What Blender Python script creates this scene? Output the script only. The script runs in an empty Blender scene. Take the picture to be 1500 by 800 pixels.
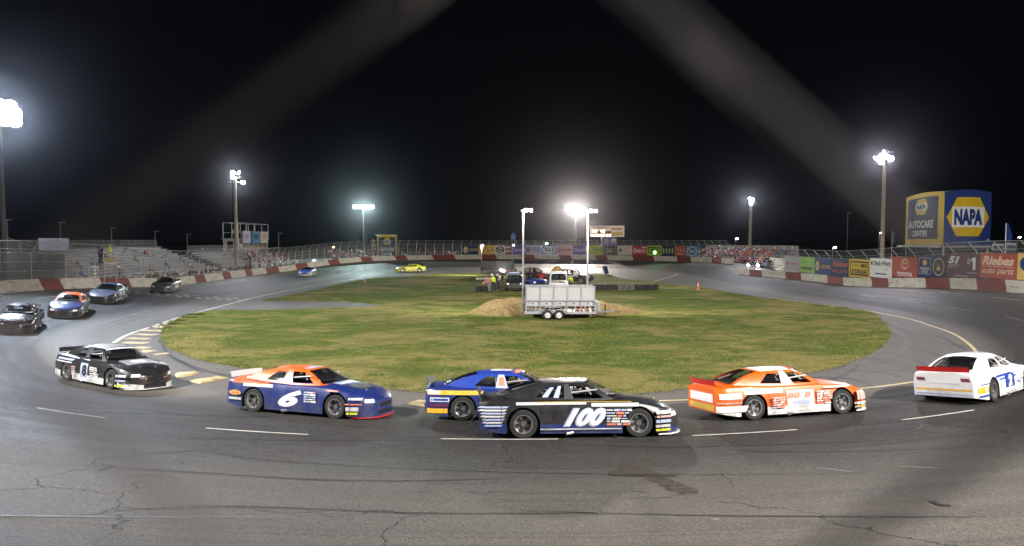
import bpy, bmesh, math, random
import numpy as np
from mathutils import Vector, Matrix
from mathutils.geometry import tessellate_polygon

random.seed(7)
SC = bpy.context.scene
COL = SC.collection
PI = math.pi
CAMZ = 5.3
PITCH = math.atan(48 / 1000)

# ------------------------------------------------------------------ helpers
def clamp(v, a=0., b=1.): return max(a, min(b, v))
def sstep(a, b, v):
    t = clamp((v - a) / (b - a)); return t * t * (3 - 2 * t)

YN, YF, RW = 47., 105., 38.          # near and far arc centres, wall radius
def oval(x, y):
    """distance from the oval's spine and the outward direction"""
    cy = clamp(y, YN, YF)
    dx, dy = x, y - cy
    d = math.hypot(dx, dy)
    if d < 1e-6: return 0., (1., 0.)
    return d, (dx / d, dy / d)
def bankw(x, y):
    wn = 1 - sstep(50, 84, y)
    s = sstep(-15, 15, x)
    wf = sstep(107 * (1 - s) + 99 * s, 136 * (1 - s) + 117 * s, y)
    return max(.1, wn, wf)
def hgt(x, y):
    d, n = oval(x, y)
    if d < 24: return 0.
    if d < 28: b = (d - 24) ** 2 / 8.
    else: b = 2 + (d - 28)
    b = min(b, 13.2)
    b *= .112
    if d > 70: b *= 1 - sstep(70, 170, d)
    return b * bankw(x, y)

def ray(px, py):
    a, b = (px - 750) / 1000, (400 - py) / 1000
    c, s = math.cos(PITCH), math.sin(PITCH)
    return Vector((a, c + b * s, -s + b * c))
def gp(px, py, z=None):
    """the point of the ground seen at a pixel of the photograph"""
    r = ray(px, py); zz = 0. if z is None else z
    for _ in range(30):
        t = (CAMZ - zz) / -r.z
        p = Vector((0, 0, CAMZ)) + r * t
        if z is not None: break
        zz = .5 * zz + .5 * hgt(p.x, p.y)
    p.z = zz if z is not None else hgt(p.x, p.y)
    return p
def at(px, py, Y):
    r = ray(px, py); return Vector((0, 0, CAMZ)) + r * (Y / r.y)

# ------------------------------------------------------------------ materials
MATS = {}
def mat(name, col, rough=.6, metal=0., coat=0., emit=0., noise=.0, nscale=6., bump=0., spec=.5):
    if name in MATS: return MATS[name]
    m = bpy.data.materials.new(name); m.use_nodes = True
    nt = m.node_tree; b = nt.nodes['Principled BSDF']
    c = tuple(col[:3]) + (1,)
    b.inputs['Base Color'].default_value = c
    b.inputs['Roughness'].default_value = rough
    b.inputs['Metallic'].default_value = metal
    b.inputs['Specular IOR Level'].default_value = spec
    b.inputs['Coat Weight'].default_value = coat
    b.inputs['Coat Roughness'].default_value = .08
    if emit:
        b.inputs['Emission Color'].default_value = c
        b.inputs['Emission Strength'].default_value = emit
        m.cycles.emission_sampling = 'NONE'
    if noise or bump:
        tc = nt.nodes.new('ShaderNodeTexCoord'); n = nt.nodes.new('ShaderNodeTexNoise')
        n.inputs['Scale'].default_value = nscale; n.inputs['Detail'].default_value = 6
        n.inputs['Roughness'].default_value = .65
        nt.links.new(tc.outputs['Object'], n.inputs['Vector'])
        if noise:
            r = nt.nodes.new('ShaderNodeMapRange')
            r.inputs[1].default_value = .3; r.inputs[2].default_value = .7
            r.inputs[3].default_value = 1 - noise; r.inputs[4].default_value = 1 + noise * .5
            nt.links.new(n.outputs['Fac'], r.inputs[0])
            h = nt.nodes.new('ShaderNodeVectorMath'); h.operation = 'SCALE'
            h.inputs[0].default_value = c[:3]
            nt.links.new(r.outputs[0], h.inputs['Scale'])
            nt.links.new(h.outputs[0], b.inputs['Base Color'])
            r2 = nt.nodes.new('ShaderNodeMapRange')
            r2.inputs[3].default_value = clamp(rough + .12); r2.inputs[4].default_value = clamp(rough - .08)
            nt.links.new(n.outputs['Fac'], r2.inputs[0]); nt.links.new(r2.outputs[0], b.inputs['Roughness'])
        if bump:
            bp = nt.nodes.new('ShaderNodeBump'); bp.inputs['Strength'].default_value = bump
            bp.inputs['Distance'].default_value = .02
            nt.links.new(n.outputs['Fac'], bp.inputs['Height']); nt.links.new(bp.outputs[0], b.inputs['Normal'])
    MATS[name] = m
    return m

class G:
    """a small node-graph builder"""
    def __init__(s, name):
        s.m = bpy.data.materials.new(name); s.m.use_nodes = True
        s.nt = s.m.node_tree; s.b = s.nt.nodes['Principled BSDF']; MATS[name] = s.m
    def n(s, t, **k):
        o = s.nt.nodes.new('ShaderNode' + t)
        for a, v in k.items(): setattr(o, a, v)
        return o
    def put(s, sock, v):
        if isinstance(v, bpy.types.NodeSocket): s.nt.links.new(v, sock)
        elif isinstance(v, (tuple, list)) and len(v) == 3 and sock.type == 'RGBA': sock.default_value = (*v, 1)
        else: sock.default_value = v
    def math(s, op, a, b=0., c=False):
        o = s.n('Math', operation=op); s.put(o.inputs[0], a); s.put(o.inputs[1], b); o.use_clamp = c
        return o.outputs[0]
    def rng(s, v, a, b, c=0., d=1., smooth=False):
        o = s.n('MapRange'); 
        if smooth: o.interpolation_type = 'SMOOTHSTEP'
        for i, x in enumerate((v, a, b, c, d)): s.put(o.inputs[i], x)
        return o.outputs[0]
    def noise(s, vec, scale, detail=4., rough=.6, dist=0.):
        o = s.n('TexNoise'); s.put(o.inputs['Vector'], vec); o.inputs['Scale'].default_value = scale
        o.inputs['Detail'].default_value = detail; o.inputs['Roughness'].default_value = rough
        o.inputs['Distortion'].default_value = dist
        return o.outputs['Fac']
    def mix(s, f, a, b, mode='MIX'):
        o = s.n('Mix', data_type='RGBA', blend_type=mode)
        s.put(o.inputs[0], f); s.put(o.inputs[6], a); s.put(o.inputs[7], b)
        return o.outputs[2]
    def scale(s, vec, sc):
        o = s.n('VectorMath', operation='MULTIPLY'); s.put(o.inputs[0], vec); o.inputs[1].default_value = sc
        return o.outputs[0]
    def coord(s, which='Object'): return s.n('TexCoord').outputs[which]
    def bump(s, h, st, dist=.02):
        o = s.n('Bump'); o.inputs['Strength'].default_value = st; o.inputs['Distance'].default_value = dist
        s.put(o.inputs['Height'], h); s.put(s.b.inputs['Normal'], o.outputs[0])

# ------------------------------------------------------------------ mesh builder
class MB:
    def __init__(s): s.v, s.f, s.mi, s.mats = [], [], [], []
    def slot(s, m):
        if m is None: return 0
        if m not in s.mats: s.mats.append(m)
        return s.mats.index(m)
    def add(s, vs, fs, m):
        k = len(s.v); i = s.slot(m)
        s.v += [tuple(v) for v in vs]
        for f in fs: s.f.append(tuple(k + j for j in f)); s.mi.append(i)
    def box(s, c, d, m, rz=0., M=None):
        x, y, z = d[0] / 2, d[1] / 2, d[2] / 2
        vs = [Vector((a * x, b * y, e * z)) for e in (-1, 1) for a, b in ((-1, -1), (1, -1), (1, 1), (-1, 1))]
        if M is not None: vs = [M @ v for v in vs]
        R = Matrix.Rotation(rz, 3, 'Z')
        vs = [R @ v + Vector(c) for v in vs]
        s.add(vs, [(3, 2, 1, 0), (4, 5, 6, 7), (0, 1, 5, 4), (1, 2, 6, 5), (2, 3, 7, 6), (3, 0, 4, 7)], m)
    def tube(s, pts, r, m, n=8, cap=True):
        pts = [Vector(p) for p in pts]
        rs = r if isinstance(r, (list, tuple)) else [r] * len(pts)
        rings = []
        for i, p in enumerate(pts):
            t = (pts[min(i + 1, len(pts) - 1)] - pts[max(i - 1, 0)]).normalized()
            a = Vector((0, 0, 1)) if abs(t.z) < .9 else Vector((1, 0, 0))
            u = t.cross(a).normalized(); w = t.cross(u)
            rings.append([p + (u * math.cos(2 * PI * k / n) + w * math.sin(2 * PI * k / n)) * rs[i] for k in range(n)])
        vs = [v for ring in rings for v in ring]; fs = []
        for i in range(len(pts) - 1):
            for k in range(n):
                a, b = i * n + k, i * n + (k + 1) % n
                fs.append((a, b, b + n, a + n))
        if cap:
            fs.append(tuple(range(n))[::-1]); fs.append(tuple(len(vs) - n + k for k in range(n)))
        s.add(vs, fs, m)
    def lathe(s, prof, m, n=24, axis='z', c=(0, 0, 0), close=False):
        vs = []; fs = []
        for r, z in prof:
            for k in range(n):
                a = 2 * PI * k / n; p = (r * math.cos(a), r * math.sin(a), z)
                if axis == 'y': p = (p[0], p[2], p[1])
                elif axis == 'x': p = (p[2], p[0], p[1])
                vs.append((p[0] + c[0], p[1] + c[1], p[2] + c[2]))
        q = len(prof)
        for i in range(q if close else q - 1):
            j = (i + 1) % q
            for k in range(n):
                fs.append((i * n + k, i * n + (k + 1) % n, j * n + (k + 1) % n, j * n + k))
        if not close:
            fs.append(tuple(range(n))); fs.append(tuple((q - 1) * n + k for k in range(n)))
        s.add(vs, fs, m)
    def grid(s, fn, nu, nv, m, us=(0, 1), vs=(0, 1)):
        P = [fn(us[0] + (us[1] - us[0]) * i / nu, vs[0] + (vs[1] - vs[0]) * j / nv) for i in range(nu + 1) for j in range(nv + 1)]
        F = [(i * (nv + 1) + j, (i + 1) * (nv + 1) + j, (i + 1) * (nv + 1) + j + 1, i * (nv + 1) + j + 1) for i in range(nu) for j in range(nv)]
        s.add(P, F, m)
    def prism(s, poly, z0, z1, m):
        n = len(poly); vs = [(x, y, z0) for x, y in poly] + [(x, y, z1) for x, y in poly]
        s.add(vs, [tuple(range(n))[::-1], tuple(range(n, 2 * n))] + [(i, (i + 1) % n, n + (i + 1) % n, n + i) for i in range(n)], m)
    def slab(s, poly, T, th, m):
        """a 2-D outline, placed by the 4x4 T, given the thickness th along the local z"""
        n = len(poly); vs = [T @ Vector((x, y, 0)) for x, y in poly] + [T @ Vector((x, y, th)) for x, y in poly]
        s.add(vs, [tuple(range(n))[::-1], tuple(range(n, 2 * n))] + [(i, (i + 1) % n, n + (i + 1) % n, n + i) for i in range(n)], m)
    def mesh(s, name, smooth=None, fix=True):
        me = bpy.data.meshes.new(name); me.from_pydata(s.v, [], s.f)
        for m in s.mats: me.materials.append(m)
        me.polygons.foreach_set('material_index', s.mi)
        if fix:
            bm = bmesh.new(); bm.from_mesh(me); bmesh.ops.recalc_face_normals(bm, faces=bm.faces); bm.to_mesh(me); bm.free()
        if smooth:
            me.polygons.foreach_set('use_smooth', [True] * len(me.polygons))
            me.set_sharp_from_angle(angle=math.radians(smooth))
        me.update()
        return me
    def build(s, name, parent=None, smooth=None, fix=True, loc=None, rz=0.):
        o = bpy.data.objects.new(name, s.mesh(name, smooth, fix)); COL.objects.link(o)
        if parent is not None: o.parent = parent
        if loc is not None: o.location = loc
        if rz: o.rotation_euler.z = rz
        return o

def tag(o, label=None, cat=None, group=None, kind=None):
    if label: o['label'] = label
    if cat: o['category'] = cat
    if group: o['group'] = group
    if kind: o['kind'] = kind
    return o
def thing(name, label, cat, loc=(0, 0, 0), rz=0., group=None):
    o = bpy.data.objects.new(name, None); COL.objects.link(o)
    o.empty_display_size = .3
    o.location = loc; o.rotation_euler = (0, 0, rz)
    return tag(o, label, cat, group)
def link(name, me, parent, loc=(0, 0, 0), rot=(0, 0, 0)):
    o = bpy.data.objects.new(name, me); COL.objects.link(o); o.parent = parent
    o.location = loc; o.rotation_euler = rot
    return o
def copy_tree(o, parent=None):
    c = o.copy(); COL.objects.link(c)
    if parent is not None: c.parent = parent
    for ch in list(o.children): copy_tree(ch, c)
    return c

# ------------------------------------------------------------------ flat lettering and shapes (2-D, tessellated)
_TX = {}
def text2d(body, shear=0., bold=.0):
    key = (body, shear, bold)
    if key in _TX: return _TX[key]
    cu = bpy.data.curves.new('lettering', 'FONT'); cu.body = body; cu.size = 1.; cu.shear = shear; cu.offset = bold
    cu.resolution_u = 3
    ob = bpy.data.objects.new('lettering', cu); COL.objects.link(ob)
    dg = bpy.context.evaluated_depsgraph_get(); dg.update()
    ev = ob.evaluated_get(dg); me = ev.to_mesh()
    vs = [(v.co.x, v.co.y) for v in me.vertices]; fs = [tuple(p.vertices) for p in me.polygons]
    ev.to_mesh_clear(); bpy.data.objects.remove(ob); bpy.data.curves.remove(cu)
    x0 = min(v[0] for v in vs); x1 = max(v[0] for v in vs); y0 = min(v[1] for v in vs); y1 = max(v[1] for v in vs)
    vs = [((x - x0) / (x1 - x0) - .5, (y - y0) / (y1 - y0) - .5) for x, y in vs]
    _TX[key] = (vs, fs)
    return vs, fs
def shape2d(kind, n=4):
    if kind == 'ell':
        return [(math.cos(2 * PI * k / 28) / 2, math.sin(2 * PI * k / 28) / 2) for k in range(28)]
    if kind == 'hex': return [(-.5, 0), (-.27, -.5), (.27, -.5), (.5, 0), (.27, .5), (-.27, .5)]
    if kind == 'para': return [(-.5, -.5), (.4, -.5), (.5, .5), (-.4, .5)]
    if kind == 'trap': return [(-.5, -.5), (.5, -.5), (.35, .5), (-.35, .5)]
    if kind == 'sun':
        return [((.5 if k % 2 else .2) * math.cos(PI * k / 10), (1. if k % 2 else .35) * math.sin(PI * k / 10) - .5) for k in range(11)]
    return [(-.5, -.5), (.5, -.5), (.5, .5), (-.5, .5)]
def items2d(item):
    """item -> (verts, faces, material) in the plane of the thing it lies on
    ('rect'|'ell'|'hex'|'para'|'trap', cx, cy, w, h, mat) / ('ring', cx, cy, w, h, mat, t) / ('frame', ...) / ('txt', s, cx, cy, w, h, mat, shear, bold)"""
    k = item[0]
    if k == 'txt':
        _, s, cx, cy, w, h, m = item[:7]; sh = item[7] if len(item) > 7 else 0.; bo = item[8] if len(item) > 8 else .02
        vs, fs = text2d(s, sh, bo)
        return [(cx + x * w, cy + y * h) for x, y in vs], fs, m
    if k in ('ring', 'frame'):
        _, cx, cy, w, h, m, t = item
        o = shape2d('ell' if k == 'ring' else 'rect'); n = len(o)
        vs = [(cx + x * w, cy + y * h) for x, y in o] + [(cx + x * (w - 2 * t), cy + y * (h - 2 * t)) for x, y in o]
        return vs, [(i, (i + 1) % n, n + (i + 1) % n, n + i) for i in range(n)], m
    if k == 'poly':
        _, pts, m = item; tri = tessellate_polygon([[Vector((x, y, 0)) for x, y in pts]])
        return list(pts), [tuple(t) for t in tri], m
    if k == 'squig':
        _, cx, cy, w, h, m, t = item
        vs = []; fs = []; N = 30
        for i in range(N + 1):
            u = i / N; x = cx + w * (u - .5); y = cy + h * .5 * math.sin(u * PI * 5.3) * (1 - .5 * u) + h * .1 * math.sin(u * 31)
            q = t * (.6 + .6 * abs(math.cos(u * 9)))
            vs += [(x - q * .5, y - q), (x + q * .5, y + q)]
        for i in range(N): fs.append((2 * i, 2 * i + 2, 2 * i + 3, 2 * i + 1))
        return vs, fs, m
    _, cx, cy, w, h, m = item
    o = shape2d(k)
    pts = [(cx + x * w, cy + y * h) for x, y in o]
    if k in ('sun',):
        return pts, [tuple(t) for t in tessellate_polygon([[Vector((x, y, 0)) for x, y in pts]])], m
    return pts, [tuple(range(len(o)))], m
PNAME = {'txt': 'lettering', 'rect': 'colour_panel', 'ell': 'emblem', 'ring': 'emblem', 'hex': 'emblem', 'frame': 'border',
         'para': 'colour_panel', 'trap': 'colour_panel', 'poly': 'emblem', 'squig': 'script', 'sun': 'emblem'}
# ================================================================== SETTING
def oval_params(step_arc=4, step_st=3):
    L = []
    for k in range(0, 181, step_arc): L.append(((0, YN), PI + math.radians(k)))
    y = YN
    while y < YF - .1:
        y += step_st; L.append(((0, min(y, YF)), 0.))
    for k in range(step_arc, 181, step_arc): L.append(((0, YF), math.radians(k)))
    y = YF
    while y > YN + step_st + .1:
        y -= step_st; L.append(((0, y), PI))
    return L
OP = oval_params()
def opt(q, d, dz=0.):
    (bx, by), a = q; x, y = bx + d * math.cos(a), by + d * math.sin(a)
    return (x, y, hgt(x, y) + dz)
def ovalsheet(name, rings, m, dz=0.):
    vs = []; fs = []; n = len(OP); uv = []
    s = [0.]
    for i in range(1, n + 1):
        p, q = opt(OP[i - 1], 30), opt(OP[i % n], 30); s.append(s[-1] + math.hypot(p[0] - q[0], p[1] - q[1]))
    for d in rings:
        for i in range(n + 1): vs.append(opt(OP[i % n], d, dz)); uv.append((s[i], d))
    for j in range(len(rings) - 1):
        for i in range(n): fs.append((j * (n + 1) + i, j * (n + 1) + i + 1, (j + 1) * (n + 1) + i + 1, (j + 1) * (n + 1) + i))
    me = bpy.data.meshes.new(name); me.from_pydata(vs, [], fs)
    l = me.uv_layers.new(name='run')
    for p in me.polygons:
        for li in p.loop_indices: l.data[li].uv = uv[me.loops[li].vertex_index]
    me.materials.append(m); me.polygons.foreach_set('use_smooth', [True] * len(me.polygons))
    bm = bmesh.new(); bm.from_mesh(me)
    for f in bm.faces:
        if f.normal.z < 0: f.normal_flip()
    bm.to_mesh(me); bm.free(); me.update()
    o = bpy.data.objects.new(name, me); COL.objects.link(o); tag(o, kind='structure')
    return o

def asphalt_mat():
    g = G('track_asphalt')
    ob = g.coord('Object'); uv = g.coord('UV')
    sep = g.n('SeparateXYZ'); g.put(sep.inputs[0], uv)
    s, d = sep.outputs[0], sep.outputs[1]
    grain = g.noise(ob, 42., 3, .75)
    mid = g.noise(ob, 4.5, 5, .65)
    big = g.noise(ob, .22, 4, .6)
    streak = g.noise(g.scale(uv, (.035, 1.5, 1)), 1., 6, .72, .3)
    streak2 = g.noise(g.scale(uv, (.012, 4.2, 1)), 1., 4, .7, .2)
    # rubber laid down in the racing groove, fading towards the wall
    groove = g.math('MULTIPLY', g.rng(d, 26.2, 28.5, 0, 1, True), g.rng(d, 31.2, 38.2, 1, .0, True))
    col = g.mix(g.rng(big, .35, .65), (.155, .134, .114), (.215, .188, .162))
    col = g.mix(g.rng(streak, .44, .70), col, (.040, .039, .039))
    col = g.mix(g.math('MULTIPLY', g.rng(streak2, .56, .68), .55), col, (.026, .026, .027))
    col = g.mix(g.math('MULTIPLY', groove, .82), col, (.016, .016, .017))
    col = g.mix(g.math('MULTIPLY', g.rng(mid, .50, .70), .55), col, (.13, .122, .112))
    col = g.mix(g.rng(grain, .36, .70), g.mix(.72, col, (.010, .010, .010)), g.mix(.46, col, (.25, .235, .215)))
    col = g.mix(g.math('MULTIPLY', groove, .78), col, (.010, .010, .011))
    agg = g.noise(ob, 15., 4, .8)
    col = g.mix(g.math('MULTIPLY', g.rng(agg, .53, .68), .35), col, g.mix(.6, col, (.01, .01, .01)))
    col = g.mix(g.math('MULTIPLY', g.rng(agg, .47, .36), .22), col, (.30, .28, .25))
    # apron by the grass: older, paler asphalt
    apron = g.rng(d, 26.0, 24.6, 0, .55, True)
    col = g.mix(apron, col, g.mix(g.rng(mid, .35, .65), (.075, .072, .066), (.11, .105, .095)))
    # long cracks
    vo = g.n('TexVoronoi', feature='DISTANCE_TO_EDGE'); vo.inputs['Scale'].default_value = .16
    wob = g.n('TexNoise'); g.put(wob.inputs['Vector'], ob); wob.inputs['Scale'].default_value = .9; wob.inputs['Detail'].default_value = 6
    ad = g.n('VectorMath', operation='MULTIPLY_ADD'); g.put(ad.inputs[0], wob.outputs['Color']); ad.inputs[1].default_value = (1.6,) * 3; g.put(ad.inputs[2], ob)
    g.put(vo.inputs['Vector'], ad.outputs[0])
    crack = g.math('MULTIPLY', g.rng(vo.outputs['Distance'], .0, .0042, 1, 0), g.rng(g.noise(ob, .35, 3), .46, .52))
    crack = g.math('MULTIPLY', crack, g.rng(d, 30., 32.))
    col = g.mix(g.math('MULTIPLY', crack, .85), col, (.008, .008, .008))
    g.put(g.b.inputs['Base Color'], col)
    g.put(g.b.inputs['Roughness'], g.rng(streak, .35, .7, .78, .55))
    g.b.inputs['Specular IOR Level'].default_value = .22
    g.bump(g.math('ADD', grain, g.math('MULTIPLY', crack, -2.)),  .9, .014)
    return g.m

def grass_mat():
    g = G('infield_grass')
    ob = g.coord('Object')
    big = g.noise(ob, .11, 5, .62, .6)
    mid = g.noise(g.scale(ob, (.55, 1.0, 1)), .42, 7, .7, 1.1)
    mow = g.noise(g.scale(ob, (.40, .85, 1)), .8, 6, .68)
    fine = g.noise(ob, 9., 6, .75)
    blade = g.noise(g.scale(ob, (1.0, .6, 1)), 34., 4, .8)
    col = g.mix(g.rng(mid, .40, .58), (.085, .150, .014), (.185, .215, .026))
    dry = g.math('ADD', g.math('MULTIPLY', big, .55), g.math('MULTIPLY', mid, .45))
    col = g.mix(g.math('MULTIPLY', g.rng(dry, .47, .55, 0, 1, True), .82), col, (.42, .33, .12))
    sp = g.n('SeparateXYZ'); g.put(sp.inputs[0], ob); rim = g.math('MULTIPLY', g.rng(sp.outputs[1], 30., 23., 0, 1, True), g.rng(mid, .38, .55))
    col = g.mix(g.math('MULTIPLY', rim, .8), col, (.36, .29, .125))
    col = g.mix(g.math('MULTIPLY', g.rng(mow, .49, .60), .5), col, (.050, .105, .008))
    col = g.mix(g.math('MULTIPLY', g.rng(fine, .58, .78), .3), col, (.20, .185, .080))
    col = g.mix(g.rng(blade, .34, .66), g.mix(.48, col, (.018, .028, .006)), g.mix(.22, col, (.22, .24, .09)))
    g.put(g.b.inputs['Base Color'], col)
    g.b.inputs['Roughness'].default_value = .9; g.b.inputs['Specular IOR Level'].default_value = .04
    g.bump(g.math('ADD', blade, g.math('MULTIPLY', fine, 1.5)), 1., .09)
    return g.m

M_ASPH = asphalt_mat(); M_GRASS = grass_mat()
M_GROUND = mat('packed_gravel', (.075, .070, .064), .9, noise=.4, nscale=.6, bump=.5)
M_WHITE = mat('white_paint', (.50, .49, .45), .6, noise=.35, nscale=3.)
M_YELLOWLINE = mat('worn_cream_paint', (.52, .44, .25), .65, noise=.4, nscale=2.5)
M_WORN = mat('worn_white_paint', (.30, .30, .29), .7, noise=.6, nscale=2.)
M_KERB = mat('kerb_cream_paint', (.44, .35, .18), .65, noise=.55, nscale=2.2)
M_RUBBER = mat('tyre_rubber_mark', (.014, .014, .014), .6)

ovalsheet('race_track', [0, 5, 10, 15, 19, 22] + [23 + .75 * k for k in range(22)] + [39.5, 41.], M_ASPH)
ovalsheet('ground', [41., 43, 46, 50, 56, 63, 70, 80, 95, 110, 130, 150, 170, 240, 400, 900, 2500], M_GROUND)

def smooth_closed(pts, sub=6):
    out = []; n = len(pts)
    for i in range(n):
        p0, p1, p2, p3 = (pts[(i + k - 1) % n] for k in range(4))
        for j in range(sub):
            t = j / sub
            out.append(tuple(.5 * (2 * p1[k] + (p2[k] - p0[k]) * t + (2 * p0[k] - 5 * p1[k] + 4 * p2[k] - p3[k]) * t * t + (3 * p1[k] - p0[k] - 3 * p2[k] + p3[k]) * t ** 3) for k in range(2)))
    return out
def smooth_open(pts, sub=6):
    P = [pts[0]] + list(pts) + [pts[-1]]; out = []
    for i in range(1, len(P) - 2):
        p0, p1, p2, p3 = P[i - 1:i + 3]
        for j in range(sub):
            t = j / sub
            out.append(tuple(.5 * (2 * p1[k] + (p2[k] - p0[k]) * t + (2 * p0[k] - 5 * p1[k] + 4 * p2[k] - p3[k]) * t * t + (3 * p1[k] - p0[k] - 3 * p2[k] + p3[k]) * t ** 3) for k in range(2)))
    out.append(tuple(pts[-1][:2])); return out
GPX = [(235.5,491),(239,481),(252,471),(277,460.5),(317,455),(378,454.7),(430,453),(477,451.5),(543,449),(560,447),(543,445),(510,443),(477,442),(420,441),(384,440),
       (410,434.7),(463,424),(503,414.7),(543,408),(597,405),(622,402),(650,401),(710,400),(780,399.7),(862,400.5),(894,402.5),(912,408),(960,413),(1010,418.6),(1041,423),(1092,432),(1125,437),
       (1140,438.5),(1230,450.5),(1275,458),(1292,470),(1303,484),(1302,497),(1284,512),(1260,525.5),(1224,537.5),(1160,551),(1080,562),(1003,569.5),(942,576.5),(860,581),(760,582),(690,579.5),
       (628,575),(567,571),(480,560),(400,547),(340,536.5),(300,529),(275,522),(254,514),(241,504)]
def sheet(name, poly, m, dz, sub=True, jitter=0.):
    pts = [tuple(p[:2]) for p in poly]
    if sub: pts = smooth_closed(pts)
    if jitter:
        rr = random.Random(3); pts = [(x + rr.uniform(-jitter, jitter), y + rr.uniform(-jitter, jitter)) for x, y in pts]
    bm = bmesh.new(); vs = [bm.verts.new((x, y, 0)) for x, y in pts]; bm.faces.new(vs)
    bmesh.ops.triangulate(bm, faces=bm.faces[:])
    for _ in range(2): bmesh.ops.subdivide_edges(bm, edges=[e for e in bm.edges if e.calc_length() > 3], cuts=1); bmesh.ops.triangulate(bm, faces=bm.faces[:])
    for v in bm.verts: v.co.z = hgt(v.co.x, v.co.y) + dz
    for f in bm.faces:
        f.normal_update()
        if f.normal.z < 0: f.normal_flip()
    me = bpy.data.meshes.new(name); bm.to_mesh(me); bm.free(); me.materials.append(m)
    o = bpy.data.objects.new(name, me); COL.objects.link(o); return o
gpoly = smooth_closed([tuple(gp(x, y, 0.)[:2]) for x, y in GPX], 8)
rr = random.Random(5)
gpoly = [(x + rr.uniform(-.07, .07), y + rr.uniform(-.1, .1)) for x, y in gpoly]
o = sheet('grass', gpoly, M_GRASS, .012, sub=False); tag(o, 'mown green and straw coloured grass filling the middle of the oval', 'grass', kind='stuff')

# short grass tufts standing along the edge and over the near half of the infield
def inside(p, poly):
    c = False; n = len(poly); j = n - 1
    for i in range(n):
        xi, yi = poly[i]; xj, yj = poly[j]
        if (yi > p[1]) != (yj > p[1]) and p[0] < (xj - xi) * (p[1] - yi) / (yj - yi) + xi: c = not c
        j = i
    return c
def tufts():
    g = G('grass_blade'); 
    oi = g.noise(g.coord('Object'), .9, 3)
    g.put(g.b.inputs['Base Color'], g.mix(g.rng(oi, .35, .65), (.085, .125, .024), (.24, .205, .09)))
    g.b.inputs['Roughness'].default_value = .7; g.b.inputs['Specular IOR Level'].default_value = .2
    R = random.Random(11); mb = MB()
    def tuft(x, y, h):
        z = hgt(x, y) + .01
        for k in range(3):
            a = R.uniform(0, 2 * PI); w = R.uniform(.012, .022); l = R.uniform(.5, 1.) * h; t = R.uniform(.2, .9) * l
            dx, dy = math.cos(a), math.sin(a); ox, oy = R.uniform(-.06, .06), R.uniform(-.06, .06)
            b = (x + ox, y + oy)
            mb.add([(b[0] - dy * w, b[1] + dx * w, z), (b[0] + dy * w, b[1] - dx * w, z), (b[0] + dx * t, b[1] + dy * t, z + l)], [(0, 1, 2)], g.m)
    n = len(gpoly)
    for i in range(n):
        p, q = gpoly[i], gpoly[(i + 1) % n]; L = math.hypot(p[0] - q[0], p[1] - q[1])
        if min(p[1], q[1]) > 60: continue
        for k in range(int(L * 9)):
            t = R.random(); tuft(p[0] + (q[0] - p[0]) * t + R.gauss(0, .12), p[1] + (q[1] - p[1]) * t + R.gauss(0, .12), R.uniform(.04, .10))
    m = 0
    while m < 26000:
        y = 20 + 32 * R.random() ** 1.6; x = R.uniform(-22, 28)
        if inside((x, y), gpoly): tuft(x, y, R.uniform(.03, .085)); m += 1
    o = mb.build('grass_blades', fix=False); tag(o, 'short upright blades of grass over the near half of the infield', 'grass', kind='stuff')
tufts()

# ---- painted lines (ribbons that follow the ground)
def ribbon(mb, pts, w, m, dz=.012):
    pts = [Vector((p[0], p[1], 0)) for p in pts]; vs = []
    for i, p in enumerate(pts):
        t = (pts[min(i + 1, len(pts) - 1)] - pts[max(i - 1, 0)]).normalized(); nrm = Vector((-t.y, t.x, 0))
        ww = w[i] if isinstance(w, list) else w
        for sgn in (-.5, .5):
            q = p + nrm * ww * sgn; vs.append((q.x, q.y, hgt(q.x, q.y) + dz))
    mb.add(vs, [(2 * i, 2 * i + 2, 2 * i + 3, 2 * i + 1) for i in range(len(pts) - 1)], m)
def gpath(px, sub=6): return smooth_open([tuple(gp(x, y)[:2]) for x, y in px], sub)
def arcpts(d, s0, s1, n):
    """points at distance d from the spine, s measured from the near apex, positive to the right"""
    out = []
    for i in range(n + 1):
        s = s0 + (s1 - s0) * i / n; q = PI * d / 2; sg = 1 if s >= 0 else -1; a = abs(s)
        if a <= q: th = a / d; out.append((sg * d * math.sin(th), YN - d * math.cos(th)))
        elif a <= q + YF - YN: out.append((sg * d, YN + a - q))
        else: th = (a - q - YF + YN) / d; out.append((sg * d * math.cos(th), YF + d * math.sin(th)))
    return out
mb = MB()
ribbon(mb, gpath([(166,503),(180,494),(197,487),(225,478),(262,465),(300,455),(340,444.5),(380,434.5),(430,424.5),(480,415),(530,407)]), .22, M_WHITE)
ribbon(mb, gpath([(640,588.5),(700,590),(850,590),(1000,586.5),(1130,579.5),(1230,572.5),(1330,561),(1390,547),(1425,529),(1428,513),(1400,491),(1365,478),(1330,467),(1275,456.5),(1230,450),(1180,443.5),(1125,436)], 8), .16, M_YELLOWLINE)
ribbon(mb, gpath([(590,404.6),(640,398.8),(652,397.5)]), .3, M_YELLOWLINE)
ribbon(mb, gpath([(958,412.5),(978,407),(990,403),(993,401),(985,400)]), .25, M_YELLOWLINE)
tag(mb.build('edge_line', fix=False), kind='structure')
mb = MB()
per = 6.1
for k in range(-4, 12):
    c = -6.35 + per * k
    wd = .095
    ribbon(mb, arcpts(30.95, c - 1.45, c + 1.35, 6), wd, M_WHITE if 0 <= k <= 3 else M_WORN)
for k in range(-3, 24):
    c = 26 + per * k
    if c < 20: continue
    ribbon(mb, arcpts(35.6, c, c + 2.8, 6), .14, M_WHITE)
for k in range(0, 16):
    c = -52 - per * k
    ribbon(mb, arcpts(35.0, c, c - 2.6, 6), .14, M_WORN)
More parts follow.
